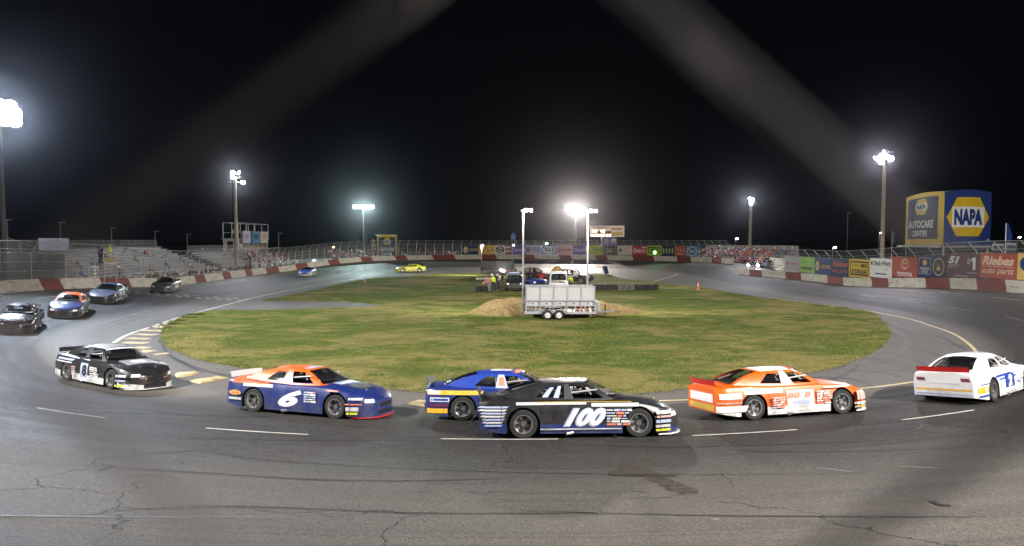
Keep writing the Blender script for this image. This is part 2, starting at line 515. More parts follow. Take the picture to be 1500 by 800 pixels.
for px in ([(455,392.5),(470,391)], [(395,404),(420,402)], [(340,409.5),(360,408)]):
    ribbon(mb, gpath(px, 2), .25, M_WHITE)
tag(mb.build('lane_line', fix=False), kind='structure')
# start-finish band of worn white squares, and a thin worn line near the camera
mb = MB(); R = random.Random(2)
for i in range(30):
    for j in range(4):
        if (i + j) % 2 or R.random() < .3: continue
        x = -23.8 - i * .45; y = 60.2 + j * .7
        ribbon(mb, [(x, y), (x - .45, y)], .7, M_WORN)
ribbon(mb, gpath([(0,756),(120,757.5),(260,758),(420,757)], 8), [.035 * (1 - i / 26.) + .005 for i in range(25)], M_WORN)
for px in ([(1315,684),(1378,686.5)], [(1195,686),(1250,692)], [(1040,761),(1055,762)]):
    ribbon(mb, gpath(px, 4), [.01, .035, .06, .04, .01], M_WORN)
tag(mb.build('worn_marking', fix=False), kind='structure')
# painted rumble stripes inside the line on the left, and low wedge kerbs
mb = MB()
stripes = [((276,461),(300,461)), ((262,465),(288,465)), ((247,469.3),(274,469.6)), ((232,474),(262,474.5)), ((219,479),(251,479.7)), ((207,484.2),(241,485)), ((197,489.8),(228,491)), ((186,495.5),(219,496.8)), ((180,502),(216,503)), ((196,509),(217,510)), ((205,514),(223,515.5)), ((233,518),(240,519.5))]
for a, b in stripes:
    p, q = gp(*a), gp(*b); ribbon(mb, [tuple(p[:2]), tuple(q[:2])], .62, M_KERB)
tag(mb.build('rumble_stripe', fix=False), kind='structure')
mb = MB()
for poly in ([(256,547.5),(293,545),(288,549.5),(258,554)], [(277,558.5),(322,552),(334,554),(292,562.5)], [(596,592),(612,587.5),(640,590),(622,596)]):
    pts = [gp(*p) for p in poly]; n = 4
    lo = [(p.x, p.y, p.z + .004) for p in pts]; c = sum((Vector(p) for p in pts), Vector()) / 4
    hi = [tuple(c + (Vector(p) - c) * .72 + Vector((0, 0, .07))) for p in pts]
    mb.add(lo + hi, [(0, 1, 2, 3), (4, 5, 6, 7)] + [(i, (i + 1) % 4, 4 + (i + 1) % 4, 4 + i) for i in range(4)], M_KERB)
tag(mb.build('kerb', smooth=30), kind='structure')
# tyre marks
mb = MB(); R = random.Random(8)
marks = [[(1205,548),(1240,536),(1290,539),(1320,548)], [(1150,560),(1200,553),(1250,556),(1280,566)], [(1255,515),(1320,521),(1370,540)], [(1300,480),(1370,492),(1420,515)], [(1225,533),(1300,526),(1360,550)], [(1100,575),(1180,566),(1240,548),(1262,530)], [(1285,545),(1330,541),(1375,531)], [(250,520),(290,540),(360,556)], [(235,500),(250,522),(300,548)],
         [(1068,541),(1120,538),(1160,543),(1180,548)], [(1060,546),(1130,552),(1175,556),(1195,552)], [(1270,528),(1310,535),(1330,545)], [(1220,541),(1290,545),(1330,556)],
         [(1240,520),(1300,530),(1345,548)], [(1290,500),(1350,512),(1400,530)], [(1330,470),(1400,476),(1460,490)], [(1360,500),(1420,508),(1470,507)],
         [(1010,612),(1120,609),(1230,611),(1300,613),(1340,618),(1350,625),(1330,633),(1290,637)], [(60,760),(300,742),(620,752),(930,752)], [(245,640),(340,668),(560,685),(900,695),(1500,690)],
         [(0,674),(250,690),(500,704),(750,702)], [(170,668),(330,655),(400,632)], [(1060,660),(1200,662),(1500,652)], [(750,748),(1000,755),(1200,757),(1480,758)],
         [(150,470),(200,455),(260,440)], [(140,480),(200,462),(270,446)], [(110,495),(180,474),(240,455)], [(520,430),(700,417),(760,413)], [(800,650),(1000,655),(1300,644),(1500,630)],
         [(0,598),(150,602),(300,608),(420,611)], [(0,640),(180,640),(420,645),(640,645)]]
for px in marks:
    pts = gpath(px, 8); n = len(pts); w = R.uniform(.09, .2) if px[0][1] < 600 else R.uniform(.025, .06)
    ribbon(mb, pts, [w * min(1, 4 * i / n, 4 * (n - 1 - i) / n + .02) * R.uniform(.75, 1.1) for i in range(n)], M_RUBBER, .009)
tag(mb.build('skid_mark', fix=False), kind='structure')
# oil-dry stain in the near groove
def blob(px, m, name, dz, jit):
    pts = [tuple(gp(*p)[:2]) for p in px]; R = random.Random(4)
    pts = smooth_closed(pts, 5); pts = [(x + R.uniform(-jit, jit) * .5, y + R.uniform(-jit, jit)) for x, y in pts]
    o = sheet(name, pts, m, dz, sub=False); tag(o, kind='structure')
def stain_mat():
    g = G('oil_dry_stain'); n = g.noise(g.coord('Object'), 5., 6, .7)
    g.put(g.b.inputs['Base Color'], g.mix(g.rng(n, .35, .62), (.016, .011, .007), (.050, .038, .026)))
    n2 = g.noise(g.coord('Object'), 17., 4, .7)
    g.put(g.b.inputs['Alpha'], g.rng(n2, .32, .48, .3, .96))
    g.b.inputs['Roughness'].default_value = .85
    return g.m
MS = stain_mat()
blob([(890,694),(905,686),(913,678),(930,683),(955,690),(985,703),(1005,711),(1024,719),(1020,725),(995,723),(965,711),(940,698),(915,696)], MS, 'oil_stain', .006, .09)
blob([(936,670),(952,672),(958,680),(945,680)], MS, 'oil_stain', .006, .05)
mb = MB(); ribbon(mb, gpath([(893,697),(940,697.5),(993,698)], 3), .05, M_RUBBER, .013)
ribbon(mb, gpath([(1365,735),(1378,740),(1392,741)], 3), .12, M_RUBBER, .013)
tag(mb.build('skid_mark', fix=False), kind='structure')
# dirt mound behind the trailer
def mound():
    g = G('dry_earth'); ob = g.coord('Object')
    n = g.noise(ob, 2.2, 8, .72); n2 = g.noise(ob, 14., 4, .7)
    c = g.mix(g.rng(n, .35, .65), (.17, .115, .045), (.42, .29, .115))
    c = g.mix(g.rng(n2, .4, .7), g.mix(.5, c, (.05, .035, .018)), c)
    sp = g.n('SeparateXYZ'); g.put(sp.inputs[0], ob); low = g.math('MULTIPLY', g.rng(sp.outputs[2], .32, .0), g.rng(n, .42, .55)); c = g.mix(low, c, g.mix(g.rng(n2, .4, .6), (.10, .13, .02), (.30, .25, .10)))
    g.put(g.b.inputs['Base Color'], c); g.b.inputs['Roughness'].default_value = .95
    g.bump(g.math('ADD', n2, n), 1., .15)
    R = random.Random(9); mb = MB(); NU, NV = 130, 66
    def fn(u, v):
        x = -4.0 + 14.6 * u; y = 46.9 + 7.0 * v
        a = max(0, 1 - ((x - 0.2) / 3.6) ** 2 - ((y - 50) / 3.1) ** 2)
        b = max(0, 1 - ((x - 4.7) / 5.4) ** 2 - ((y - 50.2) / 3.0) ** 2)
        z = max(1.05 * a ** 1.15, .80 * b ** 1.1)
        z += (.05 * math.sin(x * 3.1 + y) + .05 * math.sin(x * 1.7 - y * 2.3) + R.uniform(-.05, .09)) * (z > .03)
        return (x, y, z - .03)
    mb.grid(fn, NU, NV, g.m)
    o = mb.build('dirt_mound', smooth=60); tag(o, kind='structure')
mound()
# ================================================================== VEHICLES
M_TYRE = mat('tyre_rubber', (.012, .012, .013), .75, noise=.3, nscale=14)
M_RIM = mat('dark_steel_rim', (.42, .42, .43), .32, metal=.8)
M_RIMW = mat('pale_steel_rim', (.62, .62, .60), .4, metal=.3)
M_CHROME = mat('bright_metal', (.65, .65, .66), .25, metal=1.)
M_GLASS = mat('dark_window', (.010, .012, .015), .08, spec=.6); M_GLASS.node_tree.nodes['Principled BSDF'].inputs['Alpha'].default_value = .42
M_CAGE = mat('grey_cage_tube', (.34, .34, .35), .45)
M_BLACK = mat('black_trim', (.010, .010, .011), .5)
M_NET = mat('window_net', (.03, .03, .033), .8)
M_LENS = mat('clear_lamp_lens', (.75, .76, .78), .12, coat=1.)
M_TAIL = mat('red_lamp_lens', (.35, .01, .01), .2)
def paint(name, col, flake=0., dull=0.):
    """car paint: clear coat over colour, with track dust and tyre marbles along the sills"""
    if name in MATS: return MATS[name]
    g = G(name); ob = g.coord('Object'); sep = g.n('SeparateXYZ'); g.put(sep.inputs[0], ob)
    n = g.noise(ob, 3., 6, .7); sp = g.noise(ob, 38., 3, .6)
    low = g.rng(sep.outputs[2], .10, .70, .75, .05)
    dirt = g.math('MULTIPLY', low, g.rng(n, .35, .7), True)
    dirt = g.math('ADD', dirt, g.math('MULTIPLY', g.rng(sp, .62, .74), .22), True)
    g.put(g.b.inputs['Base Color'], g.mix(dirt, col, (.06, .055, .05)))
    g.put(g.b.inputs['Roughness'], g.rng(n, .3, .75, .30 + dull, .52 + dull))
    g.b.inputs['Metallic'].default_value = flake
    g.b.inputs['Coat Weight'].default_value = .2; g.b.inputs['Coat Roughness'].default_value = .16
    if dull > 0: g.b.inputs['Specular IOR Level'].default_value = .2; g.b.inputs['Coat Weight'].default_value = 0.
    return g.m
P = dict(black=paint('black_paint', (.012, .012, .014)), navy=paint('navy_paint', (.010, .022, .13)), orange=paint('orange_paint', (.66, .105, .008)),
         white=paint('white_car_paint', (.74, .74, .74)), red=paint('red_paint', (.55, .02, .018)), yellow=paint('yellow_paint', (.78, .42, .02)),
         lime=paint('lime_yellow_paint', (.62, .66, .02)), grey=paint('grey_paint', (.045, .043, .042)), blue=paint('blue_paint', (.03, .13, .55)),
         silver=paint('silver_paint', (.32, .33, .36), .3), dred=paint('dark_red_paint', (.25, .012, .014)), royal=paint('royal_blue_paint', (.014, .042, .28)),
         maroon=paint('maroon_vinyl', (.16, .012, .05)), pink=paint('pale_pink_vinyl', (.60, .38, .36)), dwhite=paint('off_white_vinyl', (.55, .56, .58)),
         lav=paint('pale_blue_vinyl', (.36, .42, .62)), gold=paint('gold_vinyl', (.62, .38, .05)), charcoal=paint('charcoal_vinyl', (.05, .05, .055)),
         glare_grey=paint('glare_grey_paint', (.075, .09, .13)), wine=paint('wine_red_paint', (.11, .006, .007)), coral=paint('coral_vinyl', (.72, .20, .12)))

STOCK = dict(
    x0=-2.45, x1=2.5, ax=(-1.38, 1.42), ra=.405, rw=.345, ww=.27, zm=.5,
    zs=[(-2.45, .24), (-1.9, .13), (1.9, .11), (2.3, .09), (2.5, .08)],
    zb=[(-2.45, .86), (-2.2, .90), (-1.5, .91), (-.4, .86), (.7, .86), (1.4, .82), (2.0, .72), (2.35, .60), (2.5, .52)],
    zd=[(-2.45, .93), (-2.3, .97), (-1.5, .985), (-.5, .95), (.9, .95), (1.4, .90), (2.0, .79), (2.35, .66), (2.5, .54)],
    ws=[(-2.45, .80), (-2.2, .93), (-1.4, .975), (-.9, .955), (.9, .955), (1.42, .975), (1.9, .95), (2.2, .82), (2.38, .64), (2.5, .42)],
    wm=[(-2.45, .80), (-2.25, .92), (-1.4, .985), (-.7, .95), (.7, .95), (1.42, .98), (1.9, .93), (2.2, .80), (2.38, .62), (2.5, .40)],
    wb=[(-2.45, .74), (-2.2, .84), (-1.4, .90), (-.5, .87), (.7, .88), (1.42, .90), (1.9, .83), (2.2, .68), (2.38, .50), (2.5, .32)],
    cab=dict(fb=((1.14, .92), (.84, .77, .895)), ft=((.30, 0), (.16, .52)), mid=((-.3, .85, .885), (-.32, .570)), rb=((-2.02, .975), (-1.86, .70, .955)), rt=((-.95, 0), (-.86, .52)), zt=1.275, crown=.055),
    win=[(.10, .46, .10, .84), (.52, .78, .12, .78)], open=True)
def variant(base, **k):
    d = dict(base); d.update(k); return d
TRUCK = variant(STOCK, x0=-2.75, x1=2.75, ax=(-1.75, 1.72), ra=.46, rw=.40, ww=.27, zm=.75,
    zs=[(-2.75, .50), (2.3, .38), (2.75, .42)], zb=[(-2.75, 1.10), (-1., 1.12), (.9, 1.10), (2.2, 1.05), (2.6, .98), (2.75, .85)],
    zd=[(-2.75, 1.13), (-1., 1.14), (.9, 1.16), (2.2, 1.10), (2.6, 1.02), (2.75, .88)],
    ws=[(-2.75, .90), (0, .95), (2.3, .95), (2.6, .86), (2.75, .72)], wm=[(-2.75, .92), (0, .97), (2.3, .97), (2.6, .88), (2.75, .74)], wb=[(-2.75, .88), (0, .91), (2.3, .90), (2.6, .80), (2.75, .66)],
    cab=dict(fb=((1.25, 1.13), (1.0, .82, 1.11)), ft=((.62, 0), (.5, .62)), mid=((-.1, .86, 1.11), (-.1, .66)), rb=((-1.05, 1.13), (-1.0, .80, 1.12)), rt=((-.88, 0), (-.84, .62)), zt=1.72, crown=.06),
    win=[(.10, .50, .10, .86), (.55, .90, .10, .86)], open=False)
VAN = variant(TRUCK, x0=-2.7, x1=2.35, ax=(-1.55, 1.5), zs=[(-2.7, .40), (2.35, .34)],
    zb=[(-2.7, 1.10), (1.2, 1.10), (1.9, 1.02), (2.2, .9), (2.35, .75)], zd=[(-2.7, 1.13), (1.2, 1.14), (1.9, 1.06), (2.2, .94), (2.35, .78)],
    ws=[(-2.7, .93), (1.9, .95), (2.2, .9), (2.35, .78)], wm=[(-2.7, .95), (1.9, .96), (2.2, .9), (2.35, .78)], wb=[(-2.7, .92), (1.9, .92), (2.2, .84), (2.35, .70)],
    cab=dict(fb=((1.85, 1.08), (1.5, .86, 1.09)), ft=((.95, 0), (.85, .74)), mid=((-.6, .92, 1.12), (-.6, .83)), rb=((-2.66, 1.13), (-2.62, .90, 1.13)), rt=((-2.6, 0), (-2.56, .8)), zt=2.02, crown=.06),
    win=[(.06, .30, .10, .86)], open=False)

class Car:
    def __init__(s, S):
        s.S = S
        for k in ('zs', 'zb', 'zd', 'ws', 'wm', 'wb'):
            a = np.array(S[k]); setattr(s, '_' + k, (a[:, 0], a[:, 1]))
    def f(s, k, x): a = getattr(s, '_' + k); return float(np.interp(x, a[0], a[1]))
    def W(s, x, z):
        x = clamp(x, s.S['x0'], s.S['x1'])
        zs, zb, zm = s.f('zs', x), s.f('zb', x), s.S['zm']
        zm = min(zm, zs + .75 * (zb - zs))
        if z <= zm:
            t = clamp((z - zs) / max(.02, zm - zs)); return s.f('ws', x) + (s.f('wm', x) - s.f('ws', x)) * t
        t = clamp((z - zm) / max(.02, zb - zm)); return s.f('wm', x) + (s.f('wb', x) + .012 - s.f('wm', x)) * t ** 1.9
    def zlow(s, x):
        z = s.f('zs', x)
        for a in s.S['ax']:
            q = s.S['ra'] ** 2 - (x - a) ** 2
            if q > 0: z = max(z, s.S['rw'] + math.sqrt(q))
        return z
    def top(s, x, y):
        x = clamp(x, s.S['x0'], s.S['x1']); wb, zb, zd = s.f('wb', x), s.f('zb', x), s.f('zd', x); a = abs(y) / wb
        if a < .5: return zd + .012 * (1 - (a / .5) ** 2)
        if a < .86: return zd + (zb + .02 - zd) * ((a - .5) / .36) ** 1.5
        return zb + .02
    def side(s, sd, off=.006): return lambda a, b: Vector((a, sd * (s.W(a, b) + off), b))
    def hood(s, off=.006): return lambda a, b: Vector((a, b, s.top(a, b) + off))
    def end(s, fr, off=.008):
        xs = [s.S['x1'] - .012 * k for k in range(60)] if fr else [s.S['x0'] + .012 * k for k in range(60)]
        def fn(a, b):
            for x in xs:
                if s.W(x, b) >= abs(a) and s.f('zb', x) + .03 >= b: return Vector((x + (off if fr else -off), a, b))
            return Vector((xs[-1], a, b))
        return fn
    # cabin
    def cab(s):
        c = s.S['cab']; zt, cr = c['zt'], c['crown']
        q = lambda a, b, d, t: a * (2 * t - 1) * (t - 1) + b * 4 * t * (1 - t) + d * t * (2 * t - 1)
        def fbase(u): return Vector((c['fb'][0][0] + (c['fb'][1][0] - c['fb'][0][0]) * u * u, c['fb'][1][1] * u, c['fb'][0][1] + (c['fb'][1][2] - c['fb'][0][1]) * u * u))
        def ftop(u): return Vector((c['ft'][0][0] + (c['ft'][1][0] - c['ft'][0][0]) * u * u, c['ft'][1][1] * u, zt + cr * (1 - u * u)))
        def rbase(u): return Vector((c['rb'][0][0] + (c['rb'][1][0] - c['rb'][0][0]) * u * u, c['rb'][1][1] * u, c['rb'][0][1] + (c['rb'][1][2] - c['rb'][0][1]) * u * u))
        def rtop(u): return Vector((c['rt'][0][0] + (c['rt'][1][0] - c['rt'][0][0]) * u * u, c['rt'][1][1] * u, zt + cr * (1 - u * u)))
        def sbase(t): return Vector((q(c['fb'][1][0], c['mid'][0][0], c['rb'][1][0], t), q(c['fb'][1][1], c['mid'][0][1], c['rb'][1][1], t), q(c['fb'][1][2], c['mid'][0][2], c['rb'][1][2], t)))
        def stop(t): return Vector((q(c['ft'][1][0], c['mid'][1][0], c['rt'][1][0], t), q(c['ft'][1][1], c['mid'][1][1], c['rt'][1][1], t), zt + .018 * 4 * t * (1 - t)))
        bow = lambda A, B, v, k: A + (B - A) * v + Vector((0, 0, k * 4 * v * (1 - v)))
        s.ws_ = lambda u, v: bow(fbase(u), ftop(u), v, .03)
        s.rs_ = lambda u, v: bow(rbase(u), rtop(u), v, .05)
        def sd(sg):
            def fn(t, v):
                p = bow(sbase(t), stop(t), v, .018 + .03 * t ** 4); return Vector((p.x, sg * (p.y + .02 * 4 * v * (1 - v)), p.z))
            return fn
        s.sd_ = sd
        def roof(u, v):
            f, r, st = ftop(u), rtop(u), stop(v); y = st.y * u
            z0 = st.z + cr * (1 - u * u) + .018 * 0
            return Vector((f.x + (r.x - f.x) * v, y, z0))
        s.rf_ = roof
def off_patch(fn, d, cen):
    def g(u, v):
        p = fn(u, v); e = 1e-3
        n = (fn(u + e, v) - p).cross(fn(u, v + e) - p)
        if n.length < 1e-12: return p
        n.normalize()
        if n.dot(p - cen) < 0: n = -n
        return p + n * d
    return g

WHEELS = {}
def wheel_meshes(S, rimm, r5):
    key = (S['rw'], rimm.name, r5)
    if key in WHEELS: return WHEELS[key]
    r, w = S['rw'], S['ww']; h = w / 2
    t = MB(); t.lathe([(r * .66, -h), (r * .93, -h), (r * .985, -h * .8), (r, -h * .5), (r, h * .5), (r * .985, h * .8), (r * .93, h), (r * .66, h), (r * .64, h * .7), (r * .64, -h * .7)], M_TYRE, 32, 'y', close=True)
    m = MB(); q = r * .66
    m.lathe([(q, h * .98), (q * .93, h * .98), (q * .88, h * .45), (q * .3, h * .30), (q * .27, h * .55), (q * .01, h * .55), (q * .01, -h), (q, -h)], rimm, 28, 'y', close=True)
    for k in range(r5):
        a = 2 * PI * k / r5 + .3; M = Matrix.Rotation(-a, 3, 'Y')
        vs = []
        for zz, ww in ((q * .34, q * .17), (q * .80, q * .20)):
            for sg in (-1, 1):
                vs.append(M @ Vector((sg * ww, h * (.42 if zz < q * .5 else .54) + .006, zz)))
        m.add(vs, [(0, 1, 3, 2)], M_BLACK)
    for k in range(5):
        a = 2 * PI * k / 5; m.lathe([(.016, h * .5), (.016, h * .68)], M_CHROME, 6, 'y', (math.cos(a) * q * .2, 0, math.sin(a) * q * .2))
    WHEELS[key] = (t.mesh('tyre', 40), m.mesh('rim', 35)); return WHEELS[key]

def decal(parent, fn, items, lift=.0025, dv=None):
    for k, it in enumerate(items):
        vs, fs, m = items2d(it)
        mb = MB()
        kind = it[0]
        if kind in ('rect', 'para', 'trap'):
            a = [Vector((*v, 0)) for v in vs]
            nu = max(2, int((a[1] - a[0]).length / .07)); nv = max(2, int((a[2] - a[1]).length / .07))
            P2 = lambda u, v: (a[0] * (1 - u) + a[1] * u) * (1 - v) + (a[3] * (1 - u) + a[2] * u) * v
            mb.grid(lambda u, v: fn(P2(u, v).x, P2(u, v).y, lift * k), nu, nv, m)
        elif kind in ('ell', 'hex'):
            c = (sum(v[0] for v in vs) / len(vs), sum(v[1] for v in vs) / len(vs)); n = len(vs)
            ring = [c] + [(c[0] + (v[0] - c[0]) * .5, c[1] + (v[1] - c[1]) * .5) for v in vs] + list(vs)
            mb.add([fn(x, y, lift * k) for x, y in ring], [(0, 1 + i, 1 + (i + 1) % n) for i in range(n)] + [(1 + i, n + 1 + i, n + 1 + (i + 1) % n, 1 + (i + 1) % n) for i in range(n)], m)
        else: mb.add([fn(x, y, lift * k) for x, y in vs], fs, m)
        nm = {'lettering': 'race_number', 'colour_panel': 'vinyl_panel', 'emblem': 'decal', 'border': 'vinyl_panel', 'script': 'decal'}[PNAME[kind]]
        mb.build(nm, parent, fix=False)

def make_car(S, label, cat, name, body, cabin=None, hood=None, roof=None, deck=None, spoiler=None, splitter=None, skirt=None, rim=None, right=(), left=(), front=(), hoodd=(), rear=(), roofd=(), net=True,
             glass=None, group=None, pillar=(), detail=True, wscr=None, helmet=None):
    c = Car(S); c.cab(); glass = glass or M_GLASS
    cabin = cabin or body; hood = hood or body; roof = roof or cabin; deck = deck or body; rim = rim or M_RIM
    root = thing(name, label, cat, group=group)
    # ---- shell
    N = 62 if detail else 40
    xs = set(round(S['x0'] + (S['x1'] - S['x0']) * i / N, 4) for i in range(N + 1))
    for a in S['ax']:
        for k in range(-10, 11): xs.add(round(a + S['ra'] * math.sin(k * PI / 20) * .9999, 4))
        xs.add(round(a + S['ra'] + .004, 4)); xs.add(round(a - S['ra'] - .004, 4))
    xs = sorted(xs); ts = [0, .12, .3, .5, .7, .86, .96, 1.]
    mb = MB(); rings = []
    for x in xs:
        zl, zb, wb = c.zlow(x), c.f('zb', x), c.f('wb', x)
        h = [(c.W(x, zl + (zb - .012 - zl) * t), zl + (zb - .012 - zl) * t) for t in ts]
        h += [(wb - .02, zb + .012), (wb * .86, c.top(x, wb * .86)), (wb * .66, c.top(x, wb * .66)), (wb * .4, c.top(x, wb * .4)), (0, c.top(x, 0))]
        rings.append([Vector((x, -y, z)) for y, z in h] + [Vector((x, y, z)) for y, z in reversed(h[:-1])])
    n = len(rings[0]); nt = len(ts)
    vs = [v for r in rings for v in r]
    ib, ih, idk, isk = (mb.slot(m) for m in (body, hood, deck, skirt or body))
    mb.v = [tuple(v) for v in vs]
    cabx0, cabx1 = S['cab']['rb'][0][0], S['cab']['fb'][0][0]
    for i in range(len(xs) - 1):
        for k in range(n - 1):
            mb.f.append((i * n + k, (i + 1) * n + k, (i + 1) * n + k + 1, i * n + k + 1))
            kk = min(k, n - 2 - k); m = ib
            if kk >= nt: m = ih if xs[i] > .6 else (idk if xs[i] < -1.5 else ib)
            elif skirt and kk < 2 and (rings[i][0].z < .3): m = isk
            mb.mi.append(m)
    mb.f.append(tuple(range(n))[::-1]); mb.mi.append(ib); mb.f.append(tuple((len(xs) - 1) * n + k for k in range(n))); mb.mi.append(ib)
    # wheel-well lips turned inwards
    for i in range(len(xs) - 1):
        for sg in (0, n - 1):
            a, b = rings[i][sg], rings[i + 1][sg]
            mb.add([a, b, Vector((b.x, b.y * .62, b.z)), Vector((a.x, a.y * .62, a.z))], [(0, 1, 2, 3)], M_BLACK)
    mb.build('body', root, smooth=38)
    ub = MB(); ub.box(((S['x0'] + S['x1']) / 2, 0, (S['zm'] + .2) / 2 + .1), (S['x1'] - S['x0'] - .5, S['ws'][3][1] * 1.22, S['zm'] - .12), M_BLACK); ub.build('underbody', root)
    # ---- cabin
    mb = MB(); cen = Vector(((cabx0 + cabx1) / 2, 0, S['zm'] + .1))
    def hgrid(fn, us, vs, holes, m):
        us = sorted(set(list(us) + [h[i] for h in holes for i in (0, 1)])); vs = sorted(set(list(vs) + [h[i] for h in holes for i in (2, 3)])); nv = len(vs)
        inh = lambda u, v: any(h[0] < u < h[1] and h[2] < v < h[3] for h in holes)
        mb.add([fn(u, v) for u in us for v in vs], [(i * nv + j, (i + 1) * nv + j, (i + 1) * nv + j + 1, i * nv + j + 1) for i in range(len(us) - 1) for j in range(nv - 1) if not inh((us[i] + us[i + 1]) / 2, (vs[j] + vs[j + 1]) / 2)], m)
    lin = lambda a, b, n: [round(a + (b - a) * i / n, 4) for i in range(n + 1)]
    hgrid(c.ws_, lin(-1, 1, 12), lin(0, 1, 6), [(-.93, .93, .05, .93)], cabin); hgrid(c.rs_, lin(-1, 1, 12), lin(0, 1, 6), [(-.86, .86, .08, .9)], cabin)
    for sg in (1, -1): hgrid(c.sd_(sg), lin(0, 1, 18), lin(0, 1, 8), S['win'], cabin)
    mb.build('cabin', root, smooth=32, fix=False)
    mb = MB(); mb.grid(off_patch(c.rf_, .004, cen), 14, 12, roof, (-.995, .995), (0.0, 1.0)); ro = mb.build('roof', root, smooth=40)
    if detail:
        for y in (-.36, .36): rr_ = MB(); rr_.grid(off_patch(lambda u, v, y=y: c.rf_(y / .55 + (u - .5) * .03, v), .02, cen), 1, 8, roof, (0, 1), (.12, .9)); rr_.build('roof_rail', ro, smooth=40)
    mb = MB(); mb.grid(off_patch(c.ws_, -.002, cen), 12, 6, glass, (-.93, .93), (.05, .93)); wo = mb.build('windshield', root, smooth=40, fix=False)
    if wscr:
        mb = MB(); mb.grid(off_patch(c.ws_, .006, cen), 12, 2, wscr, (-.92, .92), (.80, .93)); mb.build('sun_strip', wo, smooth=40)
    mb = MB(); mb.grid(off_patch(c.rs_, -.002, cen), 12, 6, glass, (-.86, .86), (.08, .9)); mb.build('rear_window', root, smooth=40, fix=False)
    # inside: dark tub, seat, helmeted head, cage
    ct = S['cab']; zf = max(c.top(x, .3) for x in (ct['rb'][1][0], -.3, ct['fb'][1][0])) + .03; zt = ct['zt']
    mb = MB(); mb.add([(ct['fb'][1][0] + .1, -.66, zf), (ct['fb'][1][0] + .1, .66, zf), (ct['rb'][1][0] - .1, .62, zf), (ct['rb'][1][0] - .1, -.62, zf)], [(0, 1, 2, 3)], M_BLACK); mb.build('interior_tub', root)
    if detail:
        sx = (ct['ft'][1][0] + ct['rt'][1][0]) / 2 + (.12 if S is STOCK else .25)
        mb = MB(); mb.box((sx - .16, .34, (zf + zt) / 2 - .04), (.10, .46, (zt - zf) * .72), M_NET)
        for q in (-1, 1): mb.box((sx - .02, .34 + .22 * q, zf + .16), (.26, .04, .26), M_NET)
        mb.build('seat', root)
        mb = MB(); mb.lathe([(.01, .15), (.08, .135), (.13, .07), (.14, 0), (.12, -.08), (.09, -.13), (.01, -.14)], helmet or P['silver'], 14, 'z', (sx, .34, zf + (zt - zf) * .52)); mb.box((sx + .125, .34, zf + (zt - zf) * .55), (.04, .17, .06), M_BLACK); mb.build('driver_helmet', root, smooth=50)
        if S is STOCK:
            mb = MB(); T = lambda *p: mb.tube(p, .021, M_CAGE, 7)
            for q in (-1, 1):
                T((.72, q * .66, zf - .02), (.12, q * .50, zt - .01), (-.62, q * .50, zt + .0), (-1.6, q * .54, zf)); T((-.45, q * .70, zf), (-.50, q * .49, zt)); T((.30, q * .70, zf), (.12, q * .50, zt - .01)); T((-.45, q * .70, zf + .02), (.45, q * .72, zf + .12))
            T((-.50, -.49, zt), (-.50, .49, zt)); T((.12, -.5, zt - .01), (.12, .5, zt - .01)); T((-.45, -.68, zf), (-.50, .48, zt - .03)); T((-.45, -.68, zf + .17), (-.45, .68, zf + .17))
            mb.build('roll_cage', root, smooth=50)
            mb = MB(); mb.box((.36, 0, zf + .04), (.24, 1.0, .11), M_BLACK); mb.tube([(.20, .34, zf + .08), (.17, .34, zf + .14)], .12, M_BLACK, 14); mb.build('dashboard', root)
    for sg in (1, -1):
        for j, (t0, t1, v0, v1) in enumerate(S['win']):
            f0 = c.sd_(sg)
            if not (S['open'] and j == 0):
                mb = MB(); mb.grid(off_patch(f0, -.002, cen), 8, 5, glass, (t0, t1), (v0, v1)); mb.build('side_window', root, smooth=40, fix=False)
            elif sg == 1 and net and detail:
                mb = MB(); g2 = off_patch(f0, .004, cen)
                for k in range(6): mb.tube([g2(t0 + .03 + (t1 - t0 - .05) * i / 4, v0 + .06 + (v1 - v0 - .1) * k / 5) for i in range(5)], .013, M_NET, 5)
                for k in range(6): mb.tube([g2(t0 + .03 + (t1 - t0 - .05) * k / 5, v0 + .04 + (v1 - v0 - .08) * i / 4) for i in range(5)], .012, M_NET, 5)
                mb.build('window_net', root, smooth=40)
            if j == 0 and pillar:
                for k, (pu0, pu1, pv0, pv1, pm) in enumerate(pillar):
                    mb = MB(); g3 = off_patch(c.sd_(sg), .012 + .003 * k, cen); mb.grid(g3, 6, 6, pm, (pu0, pu1), (pv0, pv1)); mb.build('vinyl_panel', root, smooth=40)
    # ---- spoiler, splitter, bumper bits
    if S is STOCK or S.get('spoil'):
        sp = spoiler or M_BLACK
        mb = MB(); x = S['x0'] + .07; z = c.f('zd', x)
        mb.grid(lambda u, v: Vector((x - .07 * v + .05 * (1 - (2 * u - 1) ** 2) * -1, (u - .5) * 1.42, z + .015 - .04 * (2 * u - 1) ** 2 * 0 + .155 * v)), 12, 2, sp)
        mb.grid(lambda u, v: Vector((x - .012 - .07 * v + .05 * (1 - (2 * u - 1) ** 2) * -1, (u - .5) * 1.42, z + .015 + .155 * v)), 12, 2, sp)
        mb.build('spoiler', root, smooth=50)
        sl = splitter or M_BLACK
        mb = MB(); prof = [(1.9, -.90), (2.2, -.86), (2.42, -.68), (2.56, -.42), (2.60, 0), (2.56, .42), (2.42, .68), (2.2, .86), (1.9, .90)]
        mb.prism(prof, .055, .085, sl); mb.build('splitter', root)
        if detail:
            for sg in (-1, 1): mb = MB(); mb.tube([(-.15, sg * .90, .14), (-.35, sg * .985, .12)], .045, M_RIM, 10); mb.build('exhaust_pipe', root, smooth=40)
            for y in (-.3, .3): mb = MB(); mb.tube([c.hood(.0)(2.05, y), c.hood(.03)(2.05, y)], .02, M_CHROME, 8); mb.build('hood_pin', root)
